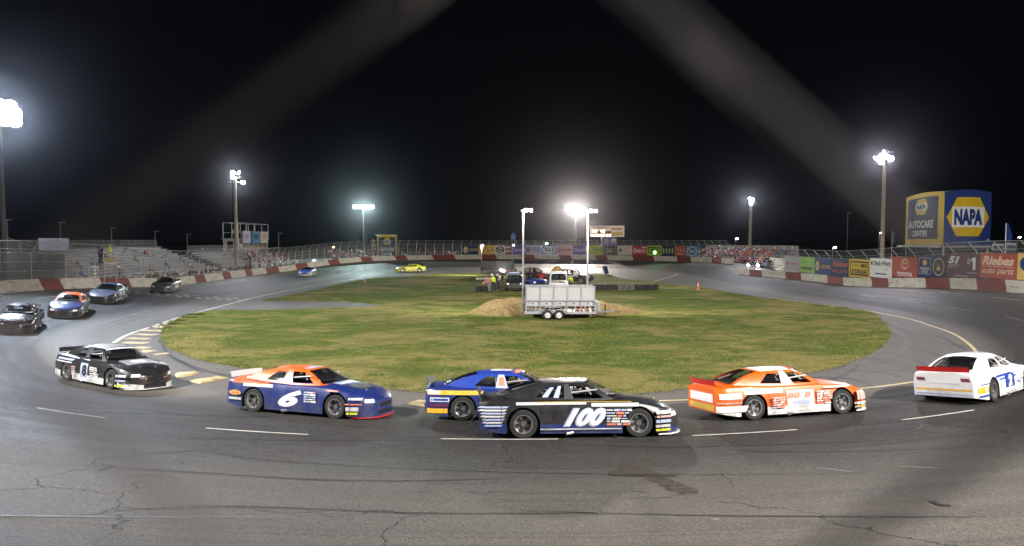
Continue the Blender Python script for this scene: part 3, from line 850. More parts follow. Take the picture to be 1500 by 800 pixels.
    for a in S['ax']:
        for sg in (1, -1):
            t, r = wheel_meshes(S, rim, 6)
            y = sg * (c.f('ws', a) - S['ww'] / 2 - .015)
            w = link('wheel', t, root, (a, y, S['rw']), (0, 0, 0 if sg > 0 else PI)); w.name = 'wheel'
            link('rim', r, w, (0, .004, 0))
    wrap = lambda f0: (lambda a, b, l=0.: f0(l)(a, b))
    mk = lambda gen: (lambda a, b, l=0.: gen(.006 + l)(a, b))
    if S is STOCK:       # body seams: nose and tail covers, skirt, door bars
        seam = [('rect', x, (z0_ + z1_) / 2, .012, z1_ - z0_, M_BLACK) for x, z0_, z1_ in ((1.93, .16, .70), (-1.90, .18, .86), (-.86, .20, .84))] + [('rect', 0, .205, 1.8, .009, M_BLACK)]
        right = list(right) + seam; left = list(left) + seam
    decal(root, mk(lambda o: c.side(-1, o)), right)
    lf = mk(lambda o: c.side(1, o)); decal(root, lambda a, b, l=0.: lf(-a, b, l), left)    # read from the left: a runs backwards
    if front: decal(root, mk(lambda o: c.end(True, o)), front)
    if rear: decal(root, mk(lambda o: c.end(False, o)), rear)
    if hoodd: decal(root, mk(lambda o: c.hood(o)), hoodd)
    if roofd:
        def rfn(a, b, l=0.):
            p = c.rf_(b / .55, a); return Vector((p.x, p.y, p.z + .012 + l))
        decal(root, rfn, roofd)
    return root
def park(o, x, y, deg, tilt=True):
    z = hgt(x, y); o.location = (x, y, z)
    if tilt:
        e = .5; n = Vector((hgt(x - e, y) - hgt(x + e, y), hgt(x, y - e) - hgt(x, y + e), 2 * e)).normalized()
        f = Vector((math.cos(math.radians(deg)), math.sin(math.radians(deg)), 0)); f = (f - n * f.dot(n)).normalized(); l = n.cross(f)
        o.rotation_euler = Matrix((f, l, n)).transposed().to_euler()
    else: o.rotation_euler = (0, 0, math.radians(deg))
    return o
CARG = 'stock cars racing round the near turn'
def fills(x, w, z0, n, mats, h=.05, gap=.02):
    """a block of small contingency stickers: rows of unequal patches in the car's colours"""
    R = random.Random(int(x * 1000 + z0 * 77 + n)); out = []
    for k in range(n):
        z = z0 + k * (h + gap); u = x - w / 2; end = x + w / 2 - R.uniform(0, .25) * w
        while u < end - .04:
            l = min(R.uniform(.07, .24), end - u); out.append(('rect' if R.random() < .75 else 'para', u + l / 2, z, l, h * R.choice((1, 1, .8, .6)), R.choice(mats + [P['dwhite'], P['white']]))); u += l + R.uniform(.012, .03)
    return out
grille = [('rect', 0, .40, .62, .12, M_BLACK), ('rect', 0, .20, .74, .10, M_BLACK)]
def lamps(m=M_LENS): return [('para', .62, .53, .26, .10, m), ('para', -.62, .53, .26, .10, m)]

# near cars ---------------------------------------------------------------
six = make_car(STOCK, 'navy stock car with orange cabin and large white number 6 on its door', 'race car', 'race_car', P['navy'], cabin=P['orange'], roof=P['orange'], spoiler=P['dwhite'], deck=P['orange'], splitter=P['red'], group=CARG,
    right=[('para', -1.55, .872, 1.5, .075, P['orange']), ('rect', -1.25, .80, 1.05, .085, P['dwhite']), ('txt', '6', -.10, .49, .80, .50, P['white'], .45, .05)] + fills(.62, .46, .44, 5, [P['dwhite'], P['lav'], P['coral']], .045)
      + [('ell', -2.02, .55, .46, .15, P['gold']), ('ell', -2.02, .55, .36, .09, P['coral']), ('rect', -2.02, .38, .5, .07, P['dwhite']), ('rect', 1.42 + .62, .60, .34, .06, P['white']), ('rect', 2.0, .45, .45, .035, P['coral']), ('rect', 1.98, .32, .34, .11, P['dwhite']), ('rect', 1.98, .20, .30, .06, P['lime']), ('para', 1.35, .795, .40, .04, P['coral'])],
    pillar=[(.42, .56, .06, .92, P['coral']), (.45, .53, .30, .66, P['dwhite'])], hoodd=[('rect', 1.12, .0, .34, .9, P['lav']), ('rect', 1.7, 0, .5, .8, P['charcoal'])], front=grille + lamps(), roofd=[('rect', .12, 0, .18, .9, P['lav'])], rear=[('rect', 0, .62, 1.2, .18, P['dwhite'])])
eight = make_car(STOCK, 'black stock car with pale door number panel and white skirts', 'race car', 'race_car', P['black'], skirt=P['white'], splitter=P['white'], group=CARG, roof=P['silver'],  # silver roof colour stands in for pale glare on the roof
    right=[('rect', -.25, .50, .46, .50, P['lav']), ('txt', '8', -.22, .50, .30, .40, P['black'], 0, .06), ('para', -1.5, .80, 1.2, .07, P['lav']), ('rect', -1.6, .70, 1.1, .04, P['dwhite'])] + fills(.48, .6, .30, 6, [P['pink'], P['dwhite'], P['coral']], .05)
      + fills(-.78, .3, .30, 5, [P['pink'], P['charcoal']], .05) + [('rect', 2.02, .52, .36, .08, P['dwhite']), ('rect', 2.02, .36, .36, .06, P['lav']), ('rect', 2.0, .19, .34, .07, P['lime'])],
    hoodd=[('rect', 1.45, 0, .62, 1.1, P['silver']), ('rect', 1.45, 0, .3, .5, P['dwhite'])], front=[('rect', 0, .42, 1.0, .05, P['coral'])] + grille + lamps(), pillar=[(.44, .54, .08, .9, P['charcoal'])], wscr=P['dwhite'])
nine = make_car(STOCK, 'royal blue stock car with yellow rear bumper, half hidden behind another car', 'race car', 'race_car', P['navy'], roof=P['royal'], cabin=P['royal'], spoiler=P['charcoal'], splitter=P['yellow'], group=CARG,
    right=[('rect', -1.60, .795, 1.6, .12, P['gold']), ('rect', -2.2, .80, .34, .10, P['dwhite']), ('rect', -2.03, .60, .55, .12, P['dwhite']), ('rect', -2.03, .60, .48, .06, P['royal']), ('rect', -2.05, .44, .55, .06, P['maroon']), ('rect', -2.1, .29, .6, .13, P['yellow'])] + [('txt', '9', -.2, .5, .5, .45, P['white'], .2, .04)] + fills(.5, .5, .36, 5, [P['dwhite'], P['gold']]),
    pillar=[(.42, .56, .06, .92, P['lav']), (.45, .53, .2, .75, P['coral'])], rear=[('rect', 0, .36, 1.5, .14, P['yellow']), ('rect', 0, .6, 1.3, .16, P['dwhite'])], roofd=[('rect', .08, 0, .14, .95, P['coral']), ('rect', .5, 0, .5, .5, P['dwhite'])], front=grille + lamps())
hund = make_car(STOCK, 'black stock car with white stripes and white slanted door numerals', 'race car', 'race_car', P['black'], skirt=P['navy'], spoiler=M_BLACK, splitter=P['white'], group=CARG, roof=P['charcoal'],
    right=[('rect', -.70, .835, 1.70, .065, P['dwhite']), ('rect', .85, .79, 1.15, .085, P['dwhite']), ('rect', .1, .865, 2.3, .014, P['gold']),
           ('txt', '100', .10, .50, 1.06, .46, P['lav'], .5, .075), ('txt', '100', .125, .50, 1.0, .40, P['white'], .5, .04)] + fills(.94, .62, .33, 6, [P['coral'], P['dwhite'], P['lav']], .048)
      + [('rect', 0, .235, 1.95, .028, P['dwhite'])] + [('para', -2.10 - .02 * (k % 2), .33 + .072 * k, .46 + .05 * k, .042, P['dwhite'] if k % 2 else P['lav']) for k in range(7)]
      + [('rect', 2.05, .60, .42, .08, P['dwhite']), ('rect', 2.04, .50, .40, .045, P['pink']), ('rect', 2.02, .39, .40, .07, P['lav']), ('rect', 2.0, .28, .38, .06, P['dwhite']), ('rect', 2.0, .19, .38, .05, P['lime'])],
    pillar=[(.44, .53, .06, .9, P['charcoal']), (.58, .63, .12, .76, P['lav']), (.68, .73, .12, .66, P['lav'])], roofd=[('rect', .10, 0, .14, .9, P['lav'])], front=grille + lamps(), hoodd=[('rect', 1.5, 0, .5, .7, P['charcoal'])], rear=[('rect', 0, .62, 1.3, .2, P['dwhite'])])
eleven = make_car(STOCK, 'orange and white stock car with square white door panel and white lower skirts', 'race car', 'race_car', P['orange'], roof=P['white'], cabin=P['orange'], spoiler=P['red'], splitter=P['white'], skirt=P['white'], deck=P['orange'], group=CARG,
    right=[('rect', -1.05, .775, 1.2, .13, P['white']), ('rect', -.98, .775, 1.05, .04, P['pink']), ('rect', .08, .52, .86, .47, P['dwhite']), ('txt', '88', -.14, .62, .42, .17, P['coral'], .2, .05), ('txt', '8', .30, .62, .22, .17, P['coral'], .2, .05), ('rect', .1, .42, .56, .10, P['lav']),
           ('rect', -2.06, .68, .62, .15, P['white']), ('rect', -2.12, .68, .26, .10, P['lav']), ('para', -2.0, .34, .84, .17, P['white']), ('rect', -2.1, .50, .7, .03, P['pink'])] + fills(.82, .5, .36, 6, [P['white'], P['pink'], P['coral']], .045) + fills(-.62, .46, .33, 5, [P['white'], P['pink'], P['coral']], .045)
      + [('rect', 1.2, .80, .8, .035, P['white']), ('rect', 2.02, .52, .36, .26, P['pink']), ('rect', 2.0, .30, .36, .07, P['white']), ('rect', 2.0, .21, .36, .06, P['gold'])],
    pillar=[(.40, .55, .06, .94, P['pink']), (.43, .52, .15, .4, P['white']), (.43, .52, .55, .85, P['white'])], rear=[('rect', 0, .62, 1.3, .24, P['white']), ('rect', 0, .36, 1.4, .16, P['gold'])], roofd=[('rect', .06, 0, .12, 1.0, P['red'])], front=grille + lamps())
twelve = make_car(STOCK, 'white stock car with red spoiler and yellow bumper stripe', 'race car', 'race_car', P['white'], spoiler=P['red'], splitter=P['white'], skirt=P['white'], group=CARG,
    right=[('para', -.55, .72, 1.5, .07, P['royal']), ('para', -.2, .62, 1.6, .06, P['blue']), ('rect', -.05, .52, .75, .40, P['royal']), ('txt', '2', -.05, .52, .34, .34, P['white'], .2, .06), ('rect', -2.08, .44, .52, .17, P['yellow']), ('rect', -2.13, .44, .18, .11, P['gold']), ('rect', -1.98, .44, .16, .10, P['dwhite']), ('para', -2.05, .27, .6, .06, P['royal']), ('rect', -2.0, .60, .5, .03, P['royal'])] + fills(.72, .5, .36, 5, [P['royal'], P['dwhite'], P['lav']], .045),
    rear=[('rect', 0, .44, 1.5, .055, P['yellow']), ('rect', .0, .30, 1.5, .05, P['lav']), ('para', -.60, .74, .26, .10, P['maroon']), ('para', .60, .74, .26, .10, P['maroon']), ('rect', 0, .62, .9, .03, P['dwhite'])], roofd=[('rect', .3, 0, .3, .8, P['lav'])], front=grille + lamps())
# cars coming down the left straight
M_DARK = paint('brown_black_paint', (.014, .011, .010), 0., -.12)
cA = make_car(STOCK, 'dark brown black stock car cut by the left edge of the picture', 'race car', 'race_car', M_DARK, group=CARG, roof=M_DARK, front=grille + lamps(P['charcoal']), left=[('rect', -.1, .5, .5, .4, P['charcoal'])])
cB = make_car(STOCK, 'blue stock car with orange roof coming head on between two dark cars', 'race car', 'race_car', P['black'], cabin=P['orange'], roof=P['orange'], hood=P['navy'], group=CARG, front=grille + lamps(), hoodd=[('rect', 1.6, -.1, .4, .3, P['white']), ('rect', 1.2, 0, .3, 1.0, P['charcoal'])], left=[('rect', -.1, .55, .9, .35, P['charcoal']), ('rect', -1.6, .6, .6, .2, P['lav'])], splitter=P['charcoal'])
cC = make_car(STOCK, 'black stock car with pale flashes on its side right behind the blue car', 'race car', 'race_car', P['black'], roof=P['glare_grey'], hood=P['glare_grey'], group=CARG, front=grille + lamps(P['charcoal']), left=[('rect', .55, .6, .5, .3, P['lav']), ('rect', -.9, .3, 1.7, .06, P['white']), ('rect', -.4, .62, .6, .24, P['lav'])], splitter=P['charcoal'])  # pale blue-grey glare put into the colour of roof and hood
cD = make_car(STOCK, 'dark stock car with red roof and lime rear fender beside the left wall', 'race car', 'race_car', P['charcoal'], cabin=P['black'], roof=P['red'], group=CARG, front=grille + lamps(), left=[('rect', 2.05, .6, .5, .4, P['lime']), ('rect', -.3, .5, 1.6, .26, P['dwhite'])], splitter=P['charcoal'])
cE = make_car(STOCK, 'small white and blue stock car far down the left straight', 'race car', 'race_car', P['white'], hood=P['blue'], cabin=P['black'], roof=P['white'], group=CARG, front=[('rect', 0, .45, 1.1, .16, P['blue'])] + lamps(), splitter=P['red'], left=[('rect', .2, .5, 1.2, .4, P['charcoal'])])
cF = make_car(STOCK, 'bright yellow stock car running along the far turn', 'race car', 'race_car', P['lime'], group=CARG, left=[('rect', .2, .4, 1.4, .22, P['yellow']), ('rect', -1.9, .45, .5, .16, P['coral'])], right=[('rect', -.2, .4, 1.4, .22, P['yellow'])], front=grille + lamps(), splitter=P['yellow'])
park(six, -6.05, 20.4, -19); park(eight, -14.65, 24.9, -30); park(nine, .02, 19.85, -2); park(hund, 1.62, 17.15, 2)
park(eleven, 7.8, 19.75, 13); park(twelve, 14.85, 21.6, 37)
park(cA, -27.9, 38.4, -62); park(cB, -29.7, 45.6, -65); park(cC, -31.6, 53.2, -73); park(cD, -33.0, 65.0, -75); park(cE, -30.3, 101, -84); park(cF, -17.0, 114.5, 196)
# ================================================================== WALLS, FENCES, BANNERS
M_CONC = mat('cream_painted_concrete', (.56, .52, .43), .75, noise=.3, nscale=1.6, bump=.2)
M_CRED = mat('red_painted_concrete', (.20, .028, .022), .7, noise=.35, nscale=1.6, bump=.2)
def scuffed(name, col):
    g = G(name); ob = g.coord('Object'); n = g.noise(ob, 1.6, 6, .65); sc = g.noise(g.scale(ob, (.5, .5, 5.)), 1.3, 5, .7); sp = g.n('SeparateXYZ'); g.put(sp.inputs[0], ob)
    c = g.mix(g.rng(n, .35, .7), tuple(v * .75 for v in col), tuple(v * 1.12 for v in col))
    c = g.mix(g.math('MULTIPLY', g.rng(sc, .56, .68), .75), c, (.03, .03, .03))
    g.put(g.b.inputs['Base Color'], c); g.b.inputs['Roughness'].default_value = .75; g.bump(n, .25, .02); return g.m
M_CONC = scuffed('scuffed_cream_concrete', (.52, .48, .40)); M_CRED = scuffed('scuffed_red_concrete', (.17, .024, .02))
M_STEEL = mat('galvanised_steel', (.42, .43, .44), .45, metal=.6, noise=.2, nscale=5)
M_DSTEEL = mat('dull_grey_steel', (.27, .27, .28), .55, metal=.4)
M_ALU = mat('bleacher_aluminium', (.23, .23, .245), .5, metal=.3, noise=.2, nscale=2)
def scr(name, col, a):
    g = G(name); g.put(g.b.inputs['Base Color'], col); g.b.inputs['Roughness'].default_value = .6; g.b.inputs['Metallic'].default_value = .3
    g.b.inputs['Alpha'].default_value = a; return g.m
M_MESH = scr('chain_link_mesh', (.34, .36, .36), .17)
M_SCREEN = scr('dark_windscreen_cloth', (.06, .063, .065), .93)

def length_path(pts):
    s = [0.]
    for a, b in zip(pts, pts[1:]): s.append(s[-1] + math.hypot(a[0] - b[0], a[1] - b[1]))
    return s
class Path:
    """a plan curve walked clockwise as seen from above (left straight, far arc, right straight)"""
    def __init__(s, pts): s.p = pts; s.s = length_path(pts); s.L = s.s[-1]
    def at(s, t):
        t = clamp(t, 0, s.L - 1e-4); i = min(np.searchsorted(s.s, t, 'right') - 1, len(s.p) - 2)
        u = (t - s.s[i]) / (s.s[i + 1] - s.s[i]); a, b = s.p[i], s.p[i + 1]
        d = Vector((b[0] - a[0], b[1] - a[1], 0)).normalized()
        return Vector((a[0] + (b[0] - a[0]) * u, a[1] + (b[1] - a[1]) * u, 0)), d, Vector((-d.y, d.x, 0))   # point, along, outward
def oval_path(R, s0, s1, step=.8, fr=None):
    n = int(abs(s1 - s0) / step) + 1
    return [p for p in arcpts(R, s0, s1, n)]
SQ = PI * RW / 2; SY = YF - YN
S_END = -(SQ + SY + PI * RW)     # going left round to where the far arc meets the right straight
pathA = Path(oval_path(RW, -SQ + 32, -(SQ + SY + math.radians(166) * RW)))
pathA_pts = pathA.p
def rightx(y): return 38.0 - 3.4 * sstep(84, 104, y)
pathB = Path([(rightx(104 - .8 * k), 104 - .8 * k) for k in range(72)] + [p for p in arcpts(RW, SQ - .8, SQ - 30, 36)])

def wall(path, name, label, start, pat, hh=.92, first_red=False):
    root = thing(name, label, 'barrier')
    t = start; red = first_red; k = 0; pf = []
    SL = .42
    def sect(t0, t1, m):
        mb = MB(); n = max(2, int((t1 - t0) / .9)); vs = []
        # section: foot, low shelf, face, top inner, top outer, back foot
        prof = [(.0, .0, 1.), (.0, .10, .9), (.07, .28, .7), (.13, hh - .03, .02), (.16, hh, 0.), (.40, hh, 0.), (.44, 0., 1.)]
        for i in range(n + 1):
            for o_, z, sh in prof:
                tt = t0 + (t1 - t0) * i / n + (SL * sh if 0 < t0 or i else 0)
                p, d, w = path.at(tt); q = p + w * o_
                vs.append((q.x, q.y, hgt(p.x, p.y) + z - (.06 if z == 0 else 0)))
        q = len(prof)
        fs = [(i * q + j, (i + 1) * q + j, (i + 1) * q + j + 1, i * q + j + 1) for i in range(n) for j in range(q - 1)]
        fs += [tuple(range(q)), tuple(n * q + j for j in range(q))]
        mb.add(vs, fs, m); mb.build('wall_section', root, smooth=35)
    while t < path.L - .5:
        l = pat[k % len(pat)]; e = min(t + l, path.L)
        sect(t, e, M_CRED if red else M_CONC); t = e; red = not red; k += 1
    return root
wall(pathA, 'concrete_barrier', 'long cream and red concrete wall round the left straight and far turn', 0., [5.6, 4.7, 5.4, 3.3, 5.4, 2.6, 5.2, 2.5, 5.2, 2.5], first_red=False)
wall(pathB, 'concrete_barrier', 'cream and red concrete wall under the large banners on the right straight', 0., [3.4, 3.3, 5.4, 3.3, 6.4, 4.0, 6.2, 3.2, 6.2, 3.5])

POST = {}
M_POSTD = mat('grey_fence_post', (.34, .34, .36), .6)
def fence(path, name, label, s0, s1, step, hp=3.25, arm=.95, m=M_STEEL, off=.5, gaps=(), screen=None):
    root = thing(name, label, 'fence')
    if m.name not in POST:
        mb = MB(); mb.tube([(0, 0, 0), (0, 0, hp - .25), (0, -.10, hp - .05), (0, -.2, hp + .08), (0, -arm * .8, hp + arm * .72)], .045, m, 8)
        POST[m.name] = mb.mesh('post', 40)
    n = int((s1 - s0) / step); ang = []
    for i in range(n + 1):
        p, d, w = path.at(s0 + step * i); q = p + w * off
        o = link('post', POST[m.name], root, (q.x, q.y, hgt(p.x, p.y)), (0, 0, math.atan2(w.y, w.x) - PI / 2))
    def sec(t, k):
        p, d, w = path.at(t); z = hgt(p.x, p.y)
        o_, zz = [(off - .05, .9), (off - .05, hp - .2), (off - .25, hp + .08), (off - arm * .8, hp + arm * .72)][k]
        q = p + w * o_; return Vector((q.x, q.y, z + zz))
    mb = MB(); N = int((s1 - s0) / 1.6)
    P_ = [sec(s0 + (s1 - s0) * i / N, k) for i in range(N + 1) for k in range(4)]
    mb.add(P_, [(i * 4 + k, i * 4 + 4 + k, i * 4 + 5 + k, i * 4 + 1 + k) for i in range(N) for k in range(3)], M_MESH); mb.build('mesh_panel', root, fix=False)
    mb = MB()
    for k in range(4):
        mb.tube([sec(s0 + (s1 - s0) * i / N, k) for i in range(N + 1)], .014 if k < 3 else .02, m, 5)
    for zz in (1.6, 2.3):
        mb.tube([sec(s0 + (s1 - s0) * i / N, 0) + Vector((0, 0, zz - .9)) for i in range(N + 1)], .012, m, 5)
    mb.build('cable', root, smooth=40)
    return root
sA0 = SQ - 32                                    # arclength on path A where the left straight begins: about y = 47
fence(pathA, 'catch_fence', 'tall catch fence with bent posts in front of the left grandstand', 6., sA0 + 56, 4.2, m=M_POSTD)
fence(pathA, 'catch_fence', 'curved catch fence of closely set bent posts behind the far turn wall', sA0 + 58.3, pathA.L - 1, 1.9)
pathBf = Path([(38.0 + 1.2 * sstep(86, 100, 100 - .8 * k) * 0, 103 - .8 * k) for k in range(70)] + [p for p in arcpts(RW, SQ - .8, SQ - 30, 36)])
fence(pathBf, 'catch_fence', 'catch fence with bent posts above the right straight banners', 3., 78., 2.9)

# ------------------------------------------------------------------ banners on the fences
BM = {}
def vinyl(name, col):
    return mat(name, col, .6, noise=.16, nscale=3., spec=.12)
V = dict(blue=vinyl('blue_banner_vinyl', (.016, .036, .15)), yellow=vinyl('yellow_banner_vinyl', (.52, .36, .018)), white=vinyl('white_banner_vinyl', (.62, .62, .60)), red=vinyl('red_banner_vinyl', (.30, .035, .025)),
         purple=vinyl('purple_banner_vinyl', (.13, .11, .36)), lav=vinyl('lavender_banner_vinyl', (.44, .42, .55)), sky=vinyl('sky_blue_banner_vinyl', (.12, .25, .52)), pink=vinyl('pink_banner_vinyl', (.50, .34, .40)),
         lime=vinyl('lime_banner_vinyl', (.34, .46, .05)), black=vinyl('black_banner_vinyl', (.018, .018, .02)), cream=vinyl('cream_banner_vinyl', (.56, .54, .46)), green=vinyl('green_banner_vinyl', (.22, .42, .07)),
         navy=vinyl('navy_banner_vinyl', (.010, .026, .085)), grey=vinyl('grey_banner_vinyl', (.27, .27, .30)), brick=vinyl('brick_banner_vinyl', (.33, .075, .055)), char=vinyl('charcoal_banner_vinyl', (.055, .055, .062)),
         gold=vinyl('gold_banner_vinyl', (.62, .42, .12)), brown=vinyl('brown_print', (.12, .06, .02)), tan=vinyl('tan_print', (.58, .40, .28)), crim=vinyl('crimson_print', (.42, .03, .04)), dgreen=vinyl('dark_green_print', (.05, .11, .02)), maroon=vinyl('maroon_banner_vinyl', (.095, .04, .045)))
def hexlogo(cx, cy, w, h, txt=True):
    return [('hex', cx, cy, w, h, V['yellow']), ('rect', cx, cy, w * .76, h * .42, V['white'])] + ([('txt', 'NAPA', cx, cy, w * .62, h * .32, V['blue'], 0, .05)] if txt else [])
def ray_wall(px, path, off):
    """where the line of sight at photo column px crosses a path"""
    a = (px - 750) / 1000; best = None
    for t in np.arange(0, path.L, .1):
        p, d, w = path.at(t); p = p + w * off
        e = abs(p.x - a * p.y)
        if p.y > 40 and (best is None or e < best[0]): best = (e, t, p)
    return best[2]
def flat(name, label, cat, A, B, z0, z1, m, items, group=None, th=.03, thick_m=None, lift=.004):
    """a flat printed panel from A to B (left to right as read), bottom z0 to top z1; items in fractions of its size"""
    A, B = Vector((A[0], A[1], 0)), Vector((B[0], B[1], 0)); r = (B - A).normalized(); up = Vector((0, 0, 1)); n = r.cross(up)
    w, h = (B - A).length, z1 - z0; C = (A + B) / 2 + up * (z0 + z1) / 2
    root = thing(name, label, cat, C, math.atan2(r.y, r.x), group)
    mb = MB(); mb.box((0, th / 2, 0), (w, th, h), m); mb.build('panel', root)
    for k, it in enumerate(items):
        it = list(it); j = 2 if it[0] == 'txt' else 1
        if it[0] == 'poly': it[1] = [(x * w, y * h) for x, y in it[1]]
        else:
            it[j] *= w; it[j + 1] *= h; it[j + 2] *= w; it[j + 3] *= h
            if it[0] in ('ring', 'frame', 'squig'): it[6] *= h
        vs, fs, mm = items2d(tuple(it))
        q = MB(); y0 = -lift * (k + 1)
        q.add([(x, y0, z) for x, z in vs], fs, mm); q.build(PNAME[it[0]], root, fix=False)
    return root
BG = 'sponsor banners hung on the track fences'
def banner(px0, px1, path, off, zb, zt, m, items, label):
    a, b = ray_wall(px0, path, off), ray_wall(px1, path, off)
    g = (b - a) * .006; a, b = a + g, b - g
    z = (hgt(a.x, a.y) + hgt(b.x, b.y)) / 2
    return flat('banner', label, 'banner', a, b, z + zb, z + zt, m, items, BG)
w_, y_, b_ = V['white'], V['yellow'], V['blue']
bars = lambda cx, cy, w, h, n, m: [('rect', cx, cy + h * (n / 2 - .5 - k) / n, w * (1 - .2 * (k % 2)), h / n * .5, m) for k in range(n)]
FAR = [
 (677.5, 701, V['blue'], hexlogo(-.31, 0, .3, .72) + [('txt', 'AUTO PARTS', .17, 0, .58, .3, y_, .1, .03)], 'blue banner with yellow hexagon at the left end of the far row'),
 (701, 725, V['gold'], [('squig', 0, .05, .8, .7, V['brown'], .06)], 'yellow banner with brown script on the far fence'),
 (725, 740.5, V['white'], [('ring', 0, 0, .84, .8, V['black'], .10), ('squig', 0, 0, .6, .5, V['black'], .09), ('rect', .05, -.05, .3, .12, V['crim'])], 'white banner with black oval emblem on the far fence'),
 (740.5, 748, V['brick'], [('rect', 0, .26, 1, .18, w_), ('rect', 0, -.16, 1, .16, w_)], 'narrow red and white striped banner on the far fence'),
 (748, 770, V['purple'], [('txt', 'Channell', -.08, 0, .7, .42, V['lav'], .15, .02), ('ell', .39, 0, .12, .6, w_)], 'purple banner with pale lettering behind the left trailer mast'),
 (770, 793, V['lav'], [('frame', -.34, .0, .24, .56, V['char'], .08), ('ell', -.34, 0, .12, .3, V['char'])] + bars(.15, .05, .56, .5, 3, V['sky']) + [('rect', .02, -.3, .4, .08, V['gold'])], 'pale lavender banner with square emblem and blue lines'),
 (793, 815, V['sky'], [('ell', 0, 0, .88, .82, w_), ('squig', 0, 0, .6, .5, V['navy'], .09)], 'sky blue banner with white oval left of the pink banner'),
 (815, 839, V['pink'], [('ring', -.3, 0, .18, .4, V['crim'], .08), ('rect', .1, 0, .55, .14, V['crim'])], 'pink banner with thin red line of print on the far fence'),
 (839, 861, V['purple'], [('txt', 'Channell', -.08, 0, .7, .42, V['lav'], .15, .02), ('ell', .39, .05, .12, .7, w_)], 'purple banner with pale lettering behind the right trailer mast'),
 (861, 883, V['lime'], [('squig', .15, .1, .6, .5, V['dgreen'], .05), ('rect', 0, .44, 1, .12, V['yellow'])], 'yellow green banner left of the scoreboard post'),
 (904.5, 926, V['cream'], bars(-.05, 0, .7, .4, 2, V['tan']) + [('rect', -.3, .02, .14, .34, V['char'])], 'cream banner with small print right of the scoreboard post'),
 (926, 947, V['crim'], [('txt', 'MEDCO', .12, -.05, .62, .36, w_, 0, .03), ('ring', -.32, -.02, .22, .5, w_, .09), ('rect', .3, .32, .3, .1, w_)], 'red banner with white capital lettering on the far fence'),
 (947, 969, V['lime'], [('frame', 0, .05, .84, .62, V['black'], .10)] + bars(0, .05, .6, .36, 2, V['black']), 'yellow green banner with black frame on the far fence'),
 (969, 987.5, V['navy'], [('hex', -.36 + .24 * k, 0, .13, .6, V['lime']) for k in range(4)], 'dark blue banner with four yellow green figures'),
 (987.5, 1005, V['brick'], [('squig', 0, .1, .7, .5, V['tan'], .06), ('rect', 0, -.3, .6, .1, V['tan'])], 'brick red banner with pale script on the far fence'),
 (1005, 1021.5, V['sky'], [('ell', 0, 0, .84, .84, w_), ('ell', 0, 0, .74, .72, V['blue']), ('squig', 0, 0, .5, .44, w_, .07)], 'blue banner with ringed oval at the right end of the far row')]
for x0, x1, m, it, lb in FAR: banner(x0, x1, pathA, .36, .98, 2.85, m, it, lb)
def tri_emblem(cx, cy, s, m):     # three interlocked ovals
    return [('ring', cx, cy, .36 * s, .62 * s, m, .05 * s), ('ring', cx, cy + .02 * s, .15 * s, .56 * s, m, .045 * s), ('ring', cx, cy + .14 * s, .28 * s, .26 * s, m, .045 * s)]
